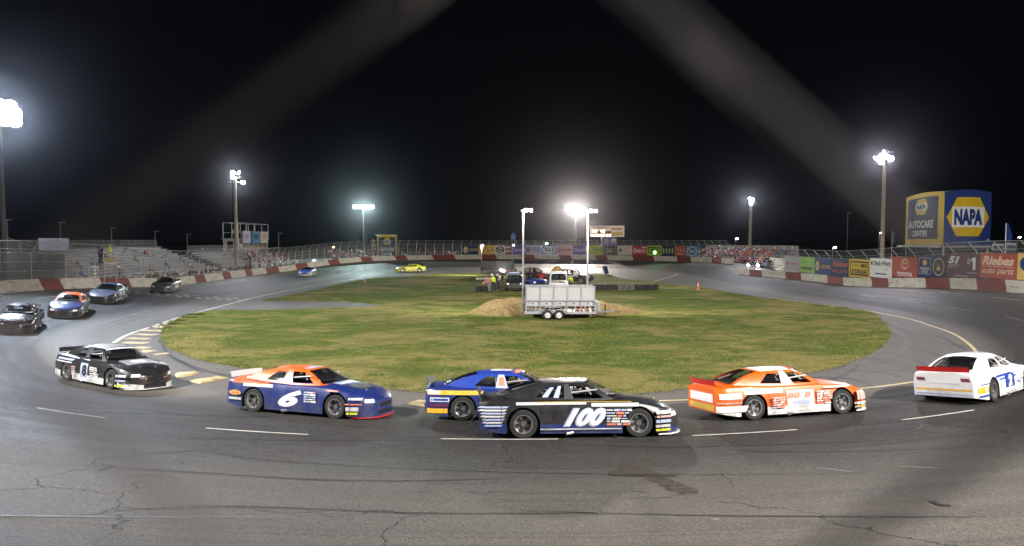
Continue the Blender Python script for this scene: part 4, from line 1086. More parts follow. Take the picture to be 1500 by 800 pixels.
RIGHT = [
 (1149.5, 1171, V['grey'], [('rect', .08, 0, .6, .09, V['brick']), ('ell', -.33, 0, .14, .26, V['brick'])], 'grey banner with thin red print at the far end of the right row'),
 (1171, 1193.6, V['green'], [('rect', -.02, -.22, .76, .18, V['dgreen']), ('squig', -.2, .22, .4, .3, V['dgreen'], .03)], 'bright green banner on the right fence'),
 (1193.6, 1218.5, V['blue'], hexlogo(-.33, 0, .25, .58) + [('txt', 'AUTO PARTS', .17, -.02, .58, .22, y_, 0, .03)], 'blue banner with yellow hexagon and yellow lettering on the right fence'),
 (1218.5, 1244, V['navy'], [('txt', 'Riebes', 0, .22, .9, .34, V['brick'], .3, .05), ('txt', 'auto parts', 0, -.22, .9, .26, V['brick'], .3, .02)], 'dark banner with red slanted lettering on the right fence'),
 (1244, 1275, V['yellow'], [('frame', 0, 0, .88, .8, V['black'], .08), ('txt', 'MINI', .22, .16, .28, .22, V['black'], 0, .04), ('txt', 'STORAGE', 0, -.18, .72, .26, V['black'], 0, .04), ('squig', -.2, .16, .3, .16, V['black'], .02)], 'yellow banner with black frame and black lettering on the right fence'),
 (1275, 1307, V['white'], [('txt', 'Ditch Witch', .06, .24, .78, .24, V['black'], .0, .03), ('rect', -.42, .24, .07, .2, V['black']), ('txt', 'West', .26, -.02, .2, .12, V['tan'], .2, .02), ('rect', .02, -.3, .5, .06, V['char'])], 'white banner with black lettering on the right fence'),
 (1307, 1344.5, V['brick'], tri_emblem(.02, .16, .85, V['tan']) + [('txt', 'TOYOTA', .02, -.34, .60, .2, V['white'], 0, .04)], 'red banner with ringed oval emblem on the right fence'),
 (1344.5, 1386, V['navy'], [('frame', -.24, 0, .44, .78, V['grey'], .04), ('hex', -.24, .16, .16, .26, V['gold']), ('rect', -.24, -.12, .34, .14, V['grey']), ('rect', -.24, -.27, .26, .10, V['grey']), ('ring', .26, 0, .40, .8, V['gold'], .05), ('ell', .26, 0, .28, .56, V['char']), ('sun', .26, .0, .2, .3, V['gold'])], 'navy banner with framed emblem and gold roundel on the right fence'),
 (1386, 1435, V['maroon'], [('txt', '51', -.26, .24, .36, .32, V['white'], .3, .06), ('txt', 'FIFTY', -.26, -.04, .40, .18, V['grey'], .4, .03), ('poly', [(.30, .36), (.40, .38), (.40, -.14), (.32, -.14), (.32, .22), (.26, .2)], V['white']), ('rect', .2, .2, .08, .26, V['grey']), ('rect', .3, -.28, .3, .05, V['grey']), ('rect', 0, -.43, .42, .06, V['grey'])], 'dark banner with large white slanted numerals on the right fence'),
 (1435, 1490, V['brick'], [('txt', 'Riebes', 0, .2, .88, .36, V['tan'], .3, .05), ('txt', 'auto parts', 0, -.24, .86, .28, V['tan'], .3, .02), ('rect', 0, -.03, .84, .02, V['tan'])], 'long red banner with tan slanted lettering on the right fence'),
 (1490.5, 1530, V['gold'], [('ell', -.2, .1, .4, .5, V['blue'])], 'gold banner with blue emblem cut by the right edge')]
for x0, x1, m, it, lb in RIGHT: banner(x0, x1, pathBf, .36, .95, 2.95, m, it, lb)

# ------------------------------------------------------------------ scoreboard, inflatable billboards
A, B = at(865, 340, 147), at(914.5, 340, 147)
M_SB = mat('scoreboard_face', (.42, .33, .25), .5, emit=.28)  # whole face emits faintly to give it a warm lit look
M_LED = mat('lit_amber_digit', (1., .55, .34), .4, emit=6.)
z0, z1 = at(0, 347, 147).z, at(0, 330.5, 147).z
sb = flat('scoreboard', 'wide lit scoreboard with rows of glowing digits above the far wall', 'scoreboard', A, B, z0, z1, M_SB,
     [('rect', -.22, .33, .5, .2, V['cream']), ('txt', 'ALL AMERICAN', -.2, .33, .46, .12, V['crim'], .1, .03), ('rect', .28, .20, .34, .12, V['brick']), ('rect', .29, -.22, .32, .34, V['gold']), ('rect', -.18, -.22, .58, .48, V['char'])]
     + [('txt', c, -.44 + .085 * i, -.36, .06, .22, M_LED, 0, .05) for i, c in enumerate('0820760')] + [('txt', c, x, .0, .055, .2, M_LED, 0, .05) for x, c in ((-.42, '2'), (-.34, '1'), (-.18, '4'), (-.11, '1'))], th=.35)
mb = MB(); 
for px in (-1.1, 1.1): mb.box((px, .5, -2.9), (.28, .28, 3.8), M_DSTEEL)
mb.build('support_post', sb)
A, B = at(883.5, 340, 146), at(904, 340, 146)
flat('hanging_sign', 'dark sign with yellow sunburst under the scoreboard', 'sign', A, B, at(0, 375, 146).z, at(0, 347.5, 146).z, V['black'],
     [('rect', 0, .27, 1, .46, V['purple']), ('ell', -.26, .28, .36, .28, V['grey']), ('ell', .25, .3, .4, .26, V['tan']), ('sun', 0, -.18, .62, .22, V['yellow']), ('rect', 0, -.36, .8, .10, V['dgreen'])], th=.1)

def billboard(label, C, dirL, dirR, wl, wr, z0, z1, left_items, right_items, mL, mR, top_bulge=.25):
    """an inflated box: C the near vertical corner, dirL/dirR along its two visible faces"""
    root = thing('inflatable_billboard', label, 'billboard', (C[0], C[1], z0)); h = z1 - z0
    dl, dr = Vector((*dirL, 0)).normalized(), Vector((*dirR, 0)).normalized()
    def face(d, wdt, n, m, items, rev, nm, bul=.10):
        def fn(u, v): return d * (wdt * u) + n * (bul * 16 * u * (1 - u) * v * (1 - v)) + Vector((0, 0, h * v + top_bulge * 4 * u * (1 - u) * v * v))
        mb = MB(); mb.grid(fn, 32, 28, m); o = mb.build(nm, root, smooth=50)
        for k, it in enumerate(items):
            vs, fs, mm = items2d(tuple(it)); q = MB()
            def put(x, y): u = x + .5; return fn(1 - u if rev else u, y + .5) + n * .014 * (k + 1)
            if it[0] in ('hex', 'rect', 'ell', 'trap'):
                ed = [((1 - t / 8) * vs[i][0] + t / 8 * vs[(i + 1) % len(vs)][0], (1 - t / 8) * vs[i][1] + t / 8 * vs[(i + 1) % len(vs)][1]) for i in range(len(vs)) for t in range(8)]
                c = (sum(v[0] for v in vs) / len(vs), sum(v[1] for v in vs) / len(vs)); nn = len(ed); pts = []
                for r_ in range(9): pts += [put(c[0] + (x - c[0]) * r_ / 8, c[1] + (y - c[1]) * r_ / 8) for x, y in ed]
                fs = [(r_ * nn + i, r_ * nn + (i + 1) % nn, (r_ + 1) * nn + (i + 1) % nn, (r_ + 1) * nn + i) for r_ in range(8) for i in range(nn)]
            else: pts = [put(x, y) for x, y in vs]
            q.add(pts, fs, mm); q.build(PNAME[it[0]], o, fix=False)
    nl = Vector((dl.y, -dl.x, 0)); nl = nl if nl.dot(dr) < 0 else -nl
    nr = Vector((dr.y, -dr.x, 0)); nr = nr if nr.dot(dl) < 0 else -nr
    face(dl, wl, nl, mL, left_items, True, 'side_face'); face(dr, wr, nr, mR, right_items, False, 'front_face')
    # the two hidden faces and the top
    mb = MB(); a, b = dl * wl, dr * wr
    for s_, d_, w2, n2 in ((a, dr, wr, -nr), (b, dl, wl, -nl)):
        mb.grid(lambda u, v: s_ + d_ * (w2 * u) + Vector((0, 0, h * v + top_bulge * 4 * u * (1 - u) * v * v)), 8, 6, mR)
    mb.build('back_face', root, smooth=50)
    mb = MB(); mb.grid(lambda u, v: a * v + b * u + Vector((0, 0, h + top_bulge * 4 * u * (1 - u) * (1 if v in (0, 1) else 1) + top_bulge * 4 * v * (1 - v) * (1 - 4 * u * (1 - u)))), 10, 10, V['white']); mb.build('top_face', root, smooth=60)
    return root
big_r = [('hex', .0, .02, .90, .70, V['yellow']), ('rect', .0, .02, .68, .37, V['white']), ('txt', 'NAPA', .0, .02, .60, .29, V['blue'], 0, .06), ('ell', .44, -.40, .05, .05, V['grey'])]
small_l = [('rect', -.03, .02, .80, .80, V['navy']), ('hex', -.04, .24, .36, .30, V['yellow']), ('rect', -.04, .24, .27, .13, V['white']), ('txt', 'NAPA', -.04, .24, .24, .11, V['blue'], 0, .06),
           ('txt', 'AUTOCARE', -.05, -.09, .68, .15, V['white'], .15, .05), ('txt', 'CENTER', -.07, -.27, .42, .12, V['white'], .15, .03)]
c0 = at(1381.5, 360, 69.5)
bb = billboard('giant yellow and blue inflatable billboard box with hexagon face above the right fence', (c0.x, c0.y), (2.0, 10.2), (5.4, .75), 10.4, 5.35, at(0, 359.5, 69.5).z, at(0, 281, 69.5).z, small_l, big_r, V['yellow'], V['blue'])
mb = MB()
for u, v in ((.1, .1), (5.0, .7), (1.9, 9.8), (6.7, 10.4)): mb.tube([(u, v, 0), (u, v, -4.4)], .09, M_DSTEEL)
mb.box((3.3, 5.2, -.14), (5.4, 10.2, .2), M_DSTEEL, rz=-.13)
mb.build('platform', bb)
c1 = at(552.5, 372, 143)
small_r = [('rect', 0, -.02, .82, .84, V['navy']), ('hex', .0, .22, .36, .32, V['yellow']), ('rect', 0, .22, .27, .14, V['white']), ('txt', 'NAPA', 0, .22, .24, .12, V['blue'], 0, .06), ('txt', 'AUTOCARE', 0, -.12, .7, .16, V['white'], .15, .05), ('txt', 'CENTER', 0, -.32, .5, .12, V['white'], .15, .03)]
lf_i = [('ell', 0, -.05, .6, .75, V['gold']), ('ell', 0, -.05, .46, .55, V['navy']), ('txt', 'NAPA', 0, .05, .4, .12, V['gold'], 0, .04)]
bb = billboard('smaller yellow and navy inflatable billboard box behind the far left wall', (c1.x, c1.y), (-1.7, 1.5), (4.1, .4), 2.3, 4.15, 1.6, at(0, 345, 143).z, lf_i, small_r, V['navy'], V['yellow'], .12)
mb = MB(); mb.box((1.2, 1.0, -.35), (4.0, 1.6, .6), M_DSTEEL, rz=.1); mb.build('platform', bb)
# ================================================================== PEOPLE
SKINS = [mat('light_skin', (.45, .26, .18), .6), mat('tan_skin', (.30, .16, .10), .6)]
HAIRS = [mat('dark_hair', (.02, .014, .01), .7), mat('brown_hair', (.09, .05, .025), .7), mat('white_cap', (.65, .65, .63), .7), mat('black_cap', (.015, .015, .018), .7)]
def cloth(name, c): return mat(name, c, .85, noise=.15, nscale=8)
CL = dict(black=cloth('black_cloth', (.016, .016, .018)), navy=cloth('navy_cloth', (.02, .03, .09)), jean=cloth('blue_denim', (.06, .09, .17)), khaki=cloth('khaki_cloth', (.38, .30, .20)), white=cloth('white_cloth', (.62, .62, .62)), red=cloth('red_cloth', (.42, .03, .03)),
          hiviz=cloth('hi_vis_yellow_cloth', (.55, .75, .03)), pink=cloth('pink_cloth', (.70, .14, .26)), grey=cloth('grey_cloth', (.17, .17, .18)), blue=cloth('blue_cloth', (.05, .14, .42)), gold=cloth('ochre_cloth', (.42, .26, .08)), salmon=cloth('salmon_cloth', (.50, .20, .17)))
POSES = {
 'stand': dict(hipL=(0, .09, .93), kneeL=(.03, .10, .50), footL=(0, .11, .07), toeL=(.16, .13, .03), hipR=(0, -.09, .93), kneeR=(.02, -.11, .50), footR=(-.04, -.12, .07), toeR=(.12, -.15, .03),
    pel=(0, 0, .97), waist=(0, 0, 1.10), chest=(.0, 0, 1.32), neck=(0, 0, 1.49), head=(.02, 0, 1.62), crown=(.01, 0, 1.74), shL=(0, .19, 1.42), elL=(-.02, .25, 1.14), haL=(.10, .25, .90), shR=(0, -.19, 1.42), elR=(-.02, -.25, 1.14), haR=(.10, -.24, .90)),
 'lean': dict(hipL=(-.05, .09, .92), kneeL=(-.02, .10, .49), footL=(-.06, .11, .07), toeL=(.1, .13, .03), hipR=(-.05, -.09, .92), kneeR=(.0, -.11, .49), footR=(-.1, -.12, .07), toeR=(.06, -.15, .03),
    pel=(-.05, 0, .96), waist=(0, 0, 1.08), chest=(.14, 0, 1.27), neck=(.22, 0, 1.42), head=(.28, 0, 1.53), crown=(.31, 0, 1.65), shL=(.16, .19, 1.36), elL=(.30, .24, 1.12), haL=(.50, .16, 1.06), shR=(.16, -.19, 1.36), elR=(.30, -.24, 1.12), haR=(.50, -.16, 1.06)),
 'wave': dict(hipL=(0, .09, .93), kneeL=(.03, .10, .50), footL=(0, .11, .07), toeL=(.16, .13, .03), hipR=(0, -.09, .93), kneeR=(.02, -.11, .50), footR=(-.04, -.12, .07), toeR=(.12, -.15, .03),
    pel=(0, 0, .97), waist=(0, 0, 1.10), chest=(.0, 0, 1.32), neck=(0, 0, 1.49), head=(.02, 0, 1.62), crown=(.01, 0, 1.74), shL=(0, .19, 1.42), elL=(.16, .30, 1.24), haL=(.34, .18, 1.30), shR=(0, -.19, 1.42), elR=(.06, -.28, 1.18), haR=(.26, -.14, 1.12)),
 'sit': dict(hipL=(0, .09, .46), kneeL=(.42, .12, .48), footL=(.44, .12, .07), toeL=(.6, .13, .03), hipR=(0, -.09, .46), kneeR=(.42, -.12, .48), footR=(.44, -.12, .07), toeR=(.6, -.13, .03),
    pel=(0, 0, .48), waist=(-.01, 0, .62), chest=(.0, 0, .84), neck=(.02, 0, 1.01), head=(.05, 0, 1.13), crown=(.05, 0, 1.25), shL=(0, .18, .94), elL=(.08, .24, .68), haL=(.32, .14, .56), shR=(0, -.18, .94), elR=(.08, -.24, .68), haR=(.32, -.14, .56)),
}
BONES = [('pel', 'waist', 1), ('waist', 'chest', 1), ('chest', 'neck', 1), ('neck', 'head', 2), ('head', 'crown', 3), ('pel', 'hipL', 0), ('hipL', 'kneeL', 0), ('kneeL', 'footL', 0), ('footL', 'toeL', 4), ('pel', 'hipR', 0), ('hipR', 'kneeR', 0), ('kneeR', 'footR', 0), ('footR', 'toeR', 4),
         ('chest', 'shL', 1), ('shL', 'elL', 1), ('elL', 'haL', 2), ('chest', 'shR', 1), ('shR', 'elR', 1), ('elR', 'haR', 2)]
RAD = dict(pel=(.15, .11), waist=(.13, .10), chest=(.17, .11), neck=(.055, .055), head=(.085, .10), crown=(.07, .08), hipL=(.09, .09), kneeL=(.062, .062), footL=(.045, .045), toeL=(.035, .03), shL=(.065, .065), elL=(.045, .045), haL=(.035, .03))
_BASE = {}
def body_mesh(pose, sub=1):
    k = (pose, sub)
    if k in _BASE: return _BASE[k]
    J = POSES[pose]; names = ['pel'] + [n for n in J if n != 'pel']
    me = bpy.data.meshes.new('person'); me.from_pydata([J[n] for n in names], [(names.index(a), names.index(b)) for a, b, _ in BONES], [])
    ob = bpy.data.objects.new('person', me); COL.objects.link(ob)
    ob.modifiers.new('skin', 'SKIN'); sm = ob.modifiers.new('sub', 'SUBSURF'); sm.levels = sm.render_levels = sub
    for i, n in enumerate(names):
        r = RAD.get(n) or RAD.get(n[:-1] + 'L'); me.skin_vertices[0].data[i].radius = r
        me.skin_vertices[0].data[i].use_root = (i == 0)
    dg = bpy.context.evaluated_depsgraph_get(); dg.update()
    out = bpy.data.meshes.new_from_object(ob.evaluated_get(dg)); bpy.data.objects.remove(ob); bpy.data.meshes.remove(me)
    segs = [(Vector(J[a]), Vector(J[b]), z, a) for a, b, z in BONES]; zone = []
    for p in out.polygons:
        c = p.center; best = (9, 1)
        for a, b, z, an in segs:
            t = clamp((c - a).dot(b - a) / max(1e-6, (b - a).length_squared)); d = (c - (a + (b - a) * t)).length
            zz = z
            if an == 'elL' or an == 'elR': zz = 1 if t < .35 else 2
            if z == 3: zz = 3
            if d < best[0]: best = (d, zz)
        z = best[1]
        hd, cr = Vector(J['head']), Vector(J['crown'])
        if (c - hd).length < .17 or (c - cr).length < .1:
            z = 3 if (c.z > hd.z + .055 or (c.x < hd.x - .02 and c.z > hd.z - .06)) else 2
        zone.append(z)
    out.materials.clear()
    out.polygons.foreach_set('use_smooth', [True] * len(out.polygons))
    _BASE[k] = (out, zone); return _BASE[k]
def person_mesh(pose, pants, shirt, skin, hair, shoes, sub=1):
    base, zone = body_mesh(pose, sub); me = base.copy(); me.name = 'person'; me.materials.clear()
    for m in (pants, shirt, skin, hair, shoes): me.materials.append(m)
    me.polygons.foreach_set('material_index', zone); me.update(); return me
def face_parts(o, pose):
    h = Vector(POSES[pose]['head']); mb = MB()
    for s in (-1, 1): mb.box(h + Vector((.085, .035 * s, .02)), (.02, .022, .012), HAIRS[0])
    mb.build('eyes' if False else 'eye', o)
    mb = MB(); mb.add([h + Vector((.085, -.013, -.02)), h + Vector((.085, .013, -.02)), h + Vector((.118, 0, -.022)), h + Vector((.088, 0, .02))], [(0, 1, 2), (0, 2, 3), (1, 3, 2), (0, 3, 1)], SKINS[0]); mb.build('nose', o)
    mb = MB(); mb.box(h + Vector((.082, 0, -.055)), (.02, .045, .01), MATS['red_cloth']); mb.build('mouth', o)
def person(x, y, z, deg, label, pose='stand', pants='black', shirt='grey', skin=0, hair=0, group=None, scale=1., sub=2):
    o = bpy.data.objects.new('person', person_mesh(pose, CL[pants], CL[shirt], SKINS[skin], HAIRS[hair], CL['black'], sub)); COL.objects.link(o)
    o.location = (x, y, z); o.rotation_euler.z = math.radians(deg); o.scale = (scale,) * 3
    return tag(o, label, 'person', group)
def crowd(name, label, spots, pose='sit', seed=1, pal=None, sub=0):
    """spots: (x, y, z, facing) - a mass of seated or standing people in one object"""
    base, zone = body_mesh(pose, sub); R = random.Random(seed); mb = MB()
    bv = [v.co.copy() for v in base.vertices]; bf = [tuple(p.vertices) for p in base.polygons]
    pal = pal or ['red', 'white', 'black', 'navy', 'grey', 'blue', 'salmon', 'red']
    for x, y, z, a in spots:
        M = Matrix.Translation((x, y, z)) @ Matrix.Rotation(math.radians(a + R.uniform(-20, 20)), 4, 'Z') @ Matrix.Scale(R.uniform(.9, 1.06), 4)
        k = len(mb.v); mb.v += [tuple(M @ v) for v in bv]
        ms = [CL[R.choice(['jean', 'black', 'khaki', 'grey'])], CL[R.choice(pal)], SKINS[R.random() < .35], HAIRS[R.choice([0, 0, 1, 1, 2, 3])], CL['black']]
        idx = [mb.slot(m) for m in ms]
        for f, zz in zip(bf, zone): mb.f.append(tuple(k + j for j in f)); mb.mi.append(idx[zz])
    o = mb.build(name, smooth=70, fix=False); return tag(o, label, 'crowd', kind='stuff')
# ================================================================== GRANDSTANDS, TOWERS, LIGHTS
def bleacher(name, label, p0, p1, rows, rise, run, z0, dz=.0, back=True):
    """rows run from p0 to p1; the stand climbs to the left of that direction"""
    p0, p1 = Vector((*p0, 0)), Vector((*p1, 0)); d = (p1 - p0); L = d.length; d.normalize(); ang = math.atan2(d.y, d.x)
    root = thing(name, label, 'grandstand', (p0.x, p0.y, z0), ang)
    n = max(1, int(L / 1.9))
    for k in range(rows):
        y, z = run * k, .35 + rise * k
        mb = MB()
        mb.box((L / 2, y + .15, z + .40), (L, .27, .045), M_ALU); mb.box((L / 2, y + .53, z - .01), (L, .42, .05), M_ALU)
        mb.box((L / 2, y + .34, z + .2), (L, .025, .22), M_DSTEEL)
        mb.build('bench', root)
    mb = MB()
    for i in range(n + 1):
        x = L * i / n
        mb.tube([(x, 0, .3), (x, run * rows, .3 + rise * rows)], .05, M_DSTEEL, 6)
        for k in range(0, rows + 1, 3): mb.tube([(x, run * k, -.6), (x, run * k, .3 + rise * k)], .04, M_DSTEEL, 6)
    mb.build('frame', root, smooth=40)
    if back:
        mb = MB(); y, z = run * rows + .1, .35 + rise * rows
        for i in range(n + 1): mb.tube([(L * i / n, y, z - .6), (L * i / n, y, z + 1.1)], .03, M_DSTEEL, 6)
        for zz in (.1, .55, 1.08): mb.tube([(0, y, z + zz), (L, y, z + zz)], .022, M_DSTEEL, 6)
        mb.add([(0, y + .04, z - .5), (L, y + .04, z - .5), (L, y + .04, z + 1.05), (0, y + .04, z + 1.05)], [(0, 1, 2, 3)], M_MESH)
        mb.build('back_rail', root)
    # aisle stairs and front rail
    for q in (.18, .5, .82):
        mb = MB()
        for k in range(rows * 2): mb.box((L * q, run * k / 2, .3 + rise * k / 2 + .06), (1.1, run / 2, .04), M_STEEL)
        mb.tube([(L * q, .2, 1.2), (L * q, run * rows, 1.2 + rise * rows)], .025, M_STEEL, 6)
        mb.build('aisle_stair', root)
    mb = MB()
    for zz in (.5, .95, 1.35): mb.tube([(0, -1.1, zz), (L, -1.1, zz)], .022, M_STEEL, 6)
    for i in range(n + 1): mb.tube([(L * i / n, -1.1, -.6), (L * i / n, -1.1, 1.35)], .026, M_STEEL, 6)
    mb.build('front_rail', root)
    return root
# main stand on the left: climbs away from the track (towards -x), rows run along +y
bleacher('grandstand', 'long aluminium grandstand behind the left catch fence', (-43.6, 62.5), (-43.6, 103), 12, .31, .82, .15)
bleacher('grandstand', 'second aluminium grandstand below the press box', (-42.8, 105), (-41.0, 128), 9, .31, .80, .2)
bleacher('grandstand', 'small aluminium grandstand behind the far left corner', (-35.0, 136.0), (-24.5, 145.5), 5, .30, .75, .8, back=False)
bleacher('grandstand', 'small bleacher full of spectators behind the far right corner', (33.4, 129.6), (41.3, 108.5), 6, .36, .75, .8)
# ramp with six white rails and a windscreen wall at the left edge
def ramp():
    root = thing('access_ramp', 'sloping walkway with six pale guard rails beside the left grandstand', 'ramp')
    a, b = at(8, 347, 62), at(112, 386, 63.5)
    mb = MB()
    for k in range(6):
        o = Vector((0, 0, -.22 * k)); mb.tube([a + o, b + o], .03, M_STEEL, 6)
    mb.build('guard_rail', root, smooth=40)
    for i in range(6):
        p = a + (b - a) * i / 5; mb = MB(); mb.tube([p, Vector((p.x, p.y, 0))], .04, M_DSTEEL, 6); mb.build('post', root)
    mb = MB(); c = Vector((0, 0, -1.3)); w = Vector((-.4, 1.6, 0))
    mb.add([a + c, b + c, b + c + w, a + c + w] + [v + Vector((0, 0, -.12)) for v in (a + c, b + c, b + c + w, a + c + w)], [(0, 1, 2, 3), (7, 6, 5, 4), (0, 1, 5, 4), (1, 2, 6, 5), (2, 3, 7, 6), (3, 0, 4, 7)], M_DSTEEL); mb.build('walkway', root)
ramp()
a, b = at(-60, 410, 51), at(113, 410, 61)
def screenwall():
    root = thing('windscreen_fence', 'dark cloth covered fence at the left edge behind the wall', 'fence')
    pts = [(-41.0, 36), (-41.0, 50), (-40.6, 62)]
    mb = MB()
    for p, q in zip(pts, pts[1:]):
        mb.add([(p[0], p[1], hgt(*p) + .6), (q[0], q[1], hgt(*q) + .6), (q[0], q[1], hgt(*q) + 3.0), (p[0], p[1], hgt(*p) + 3.0)], [(0, 1, 2, 3)], M_SCREEN)
    mb.build('cloth_panel', root)
    for y in range(36, 63, 3): mb = MB(); mb.tube([(-41.1, y, 0), (-41.1, y, hgt(-41, y) + 3.1)], .04, M_DSTEEL, 6); mb.build('post', root)
screenwall()
A, B = at(57, 358, 72), at(101, 358, 80)
flat('sign_board', 'pale sign board with faded round emblem on the back of the left grandstand', 'sign', A, B, at(0, 367, 74).z, at(0, 349, 74).z, V['lav'], [('ring', 0, .05, .5, .66, V['grey'], .07), ('squig', 0, 0, .6, .4, V['pink'], .06)], th=.08)
# flag stand with its stair
def flagstand():
    p = at(150, 385, 64.0); x, y, zt = p.x, p.y, p.z
    root = thing('flag_stand', 'raised steel flag stand with a ladder above the left wall', 'flag stand', (x, y, 0))
    mb = MB(); mb.box((0, 0, zt - .06), (1.5, 2.0, .12), M_DSTEEL); mb.build('platform', root)
    for sx in (-.7, .7):
        for sy in (-.95, .95): mb = MB(); mb.tube([(sx, sy, 0), (sx, sy, zt)], .06, M_DSTEEL, 8); mb.build('post', root)
    mb = MB()
    for zz in (.5, 1.0):
        mb.tube([(.7, -.95, zt + zz), (.7, .95, zt + zz), (-.7, .95, zt + zz)], .022, M_STEEL, 6); mb.tube([(.7, -.95, zt + zz), (-.7, -.95, zt + zz)], .022, M_STEEL, 6)
    for sx, sy in ((.7, -.95), (.7, 0), (.7, .95), (-.7, .95), (-.7, -.95)): mb.tube([(sx, sy, zt), (sx, sy, zt + 1.0)], .022, M_STEEL, 6)
    mb.build('guard_rail', root)
    mb = MB(); mb.box((.73, 0, zt + .30), (.03, 1.8, .45), mat('dull_ochre_board', (.22, .17, .07), .7)); mb.build('front_panel', root)
    mb = MB()
    for sy in (-2.1, -1.2): mb.tube([(0, sy, 0), (0, sy, zt + .1)], .04, M_STEEL, 6)
    for k in range(9): mb.box((0, -1.65, .3 + k * (zt - .3) / 9), (.3, .9, .05), M_STEEL)
    mb.build('ladder', root)
    mb = MB()
    for k in range(5): mb.tube([(-.2, -3.2, .6 + .22 * k), (-.2, -2.3, 1.3 + .22 * k)], .025, M_STEEL, 6)
    mb.build('handrail', root); mb = MB()
    for k in range(5): mb.tube([(-.2, 1.0, .5 + .22 * k), (-.2, 1.9, 1.2 + .22 * k)], .025, M_STEEL, 6)
    mb.build('handrail', root)
    person(x + .25, y - .55, zt, -5, 'person in dark blue and white checked jacket on the flag stand', 'stand', 'navy', 'navy', 0, 3, scale=.98)
    person(x - .2, y - .05, zt, 0, 'person in black with bare arms raised on the flag stand', 'wave', 'black', 'black', 0, 0)
    person(x - .45, y + .35, zt, 10, 'person in dark top at the back of the flag stand', 'stand', 'black', 'black', 1, 0)
    person(x + .3, y + .75, zt, 5, 'person in yellow vest, khaki trousers and white cap on the flag stand', 'stand', 'khaki', 'hiviz', 0, 2, scale=1.02)
flagstand()
# press box
def pressbox():
    root = thing('press_box', 'cream press box with rooftop frame and three hanging banners', 'press box', (-50, 124.4, 0))
    MW = mat('cream_siding', (.36, .33, .28), .7, noise=.15, nscale=2)
    z0, z1 = 3.25, 5.5
    mb = MB(); mb.box((-1.3, 7.8, (z0 + z1) / 2), (2.6, 15.6, z1 - z0), MW)
    wl = mb.build('wall', root)
    for k in range(5):
        mb = MB(); mb.box((.02, 3.6 + 2.5 * k, 4.5), (.06, 1.9, .9), M_GLASS); w = mb.build('window', root)
        mb = MB(); mb.box((.04, 3.6 + 2.5 * k - 1.0, 4.5), (.1, .1, 1.1), MW); mb.box((.04, 3.6 + 2.5 * k + 1.0, 4.5), (.1, .1, 1.1), MW); mb.box((.05, 3.6 + 2.5 * k, 3.98), (.12, 2.1, .1), MW); mb.build('frame', w)
    mb = MB(); mb.box((-1.3, -.03, 4.2), (1.0, .06, 1.9), M_BLACK); mb.build('door', root)
    mb = MB(); mb.box((-1.3, 7.8, z1 + .08), (3.1, 16.0, .16), M_DSTEEL); mb.build('roof', root)
    mb = MB()
    for x in (-2.6, .1):
        for y in (.1, 4, 8, 12, 15.5): mb.tube([(x, y, z1), (x, y, 8.5)], .06, M_STEEL, 6)
        mb.tube([(x, .1, 8.5), (x, 15.5, 8.5)], .06, M_STEEL, 6); mb.tube([(x, .1, 6.7), (x, 15.5, 6.7)], .04, M_STEEL, 6)
    for y in (.1, 15.5): mb.tube([(-2.6, y, 8.5), (.1, y, 8.5)], .06, M_STEEL, 6)
    mb.build('roof_frame', root, smooth=40)
    for y in (1, 5, 9, 14):
        for x in (-2.3, -.3): mb = MB(); mb.box((x, y, z0 / 2), (.2, .2, z0), M_DSTEEL); mb.build('stilt', root)
    for k, (y0, m, m2, lb) in enumerate(((1.0, V['lav'], V['grey'], 'white banner with dark figure hanging from the press box roof'), (5.6, V['sky'], V['dgreen'], 'blue green banner hanging in the middle of the press box'), (10.2, V['white'], V['tan'], 'white banner with tan emblem hanging at the far end of the press box'))):
        A, B = (-49.55, 124.4 + y0), (-49.55, 124.4 + y0 + 4.2)
        flat('banner', lb, 'banner', A, B, 4.75, 7.0, m, [('squig', 0, 0, .6, .7, m2, .08), ('rect', -.42, 0, .1, 1, V['blue'] if k < 2 else m2), ('ell', .05, .1, .4, .4, m2)])
    A, B = at(340.5, 339, 124.2), at(345, 339, 124.2)
    flat('sign_board', 'small yellow sign on the end of the press box roof', 'sign', A, B, at(0, 342, 124.2).z, at(0, 336.5, 124.2).z, V['yellow'], [('rect', 0, 0, .2, .6, V['gold'])])
    for k, y in enumerate((2.0, 4.6, 6.3, 8.4, 11.6, 13.2)):
        person(-50.6, 124.4 + y, z1 + .16, 0, ['person in grey standing over the first press box banner', 'person in black on the press box roof above the gap of the first two banners', 'person in white cap above the middle press box banner', 'person in navy behind the middle press box banner', 'person in red above the last press box banner', 'person in black at the far end of the press box roof'][k],
               'lean', 'black', ['grey', 'black', 'black', 'navy', 'red', 'black'][k], k % 2, [0, 1, 2, 3, 0, 1][k], 'people on the press box roof', sub=1)
pressbox()

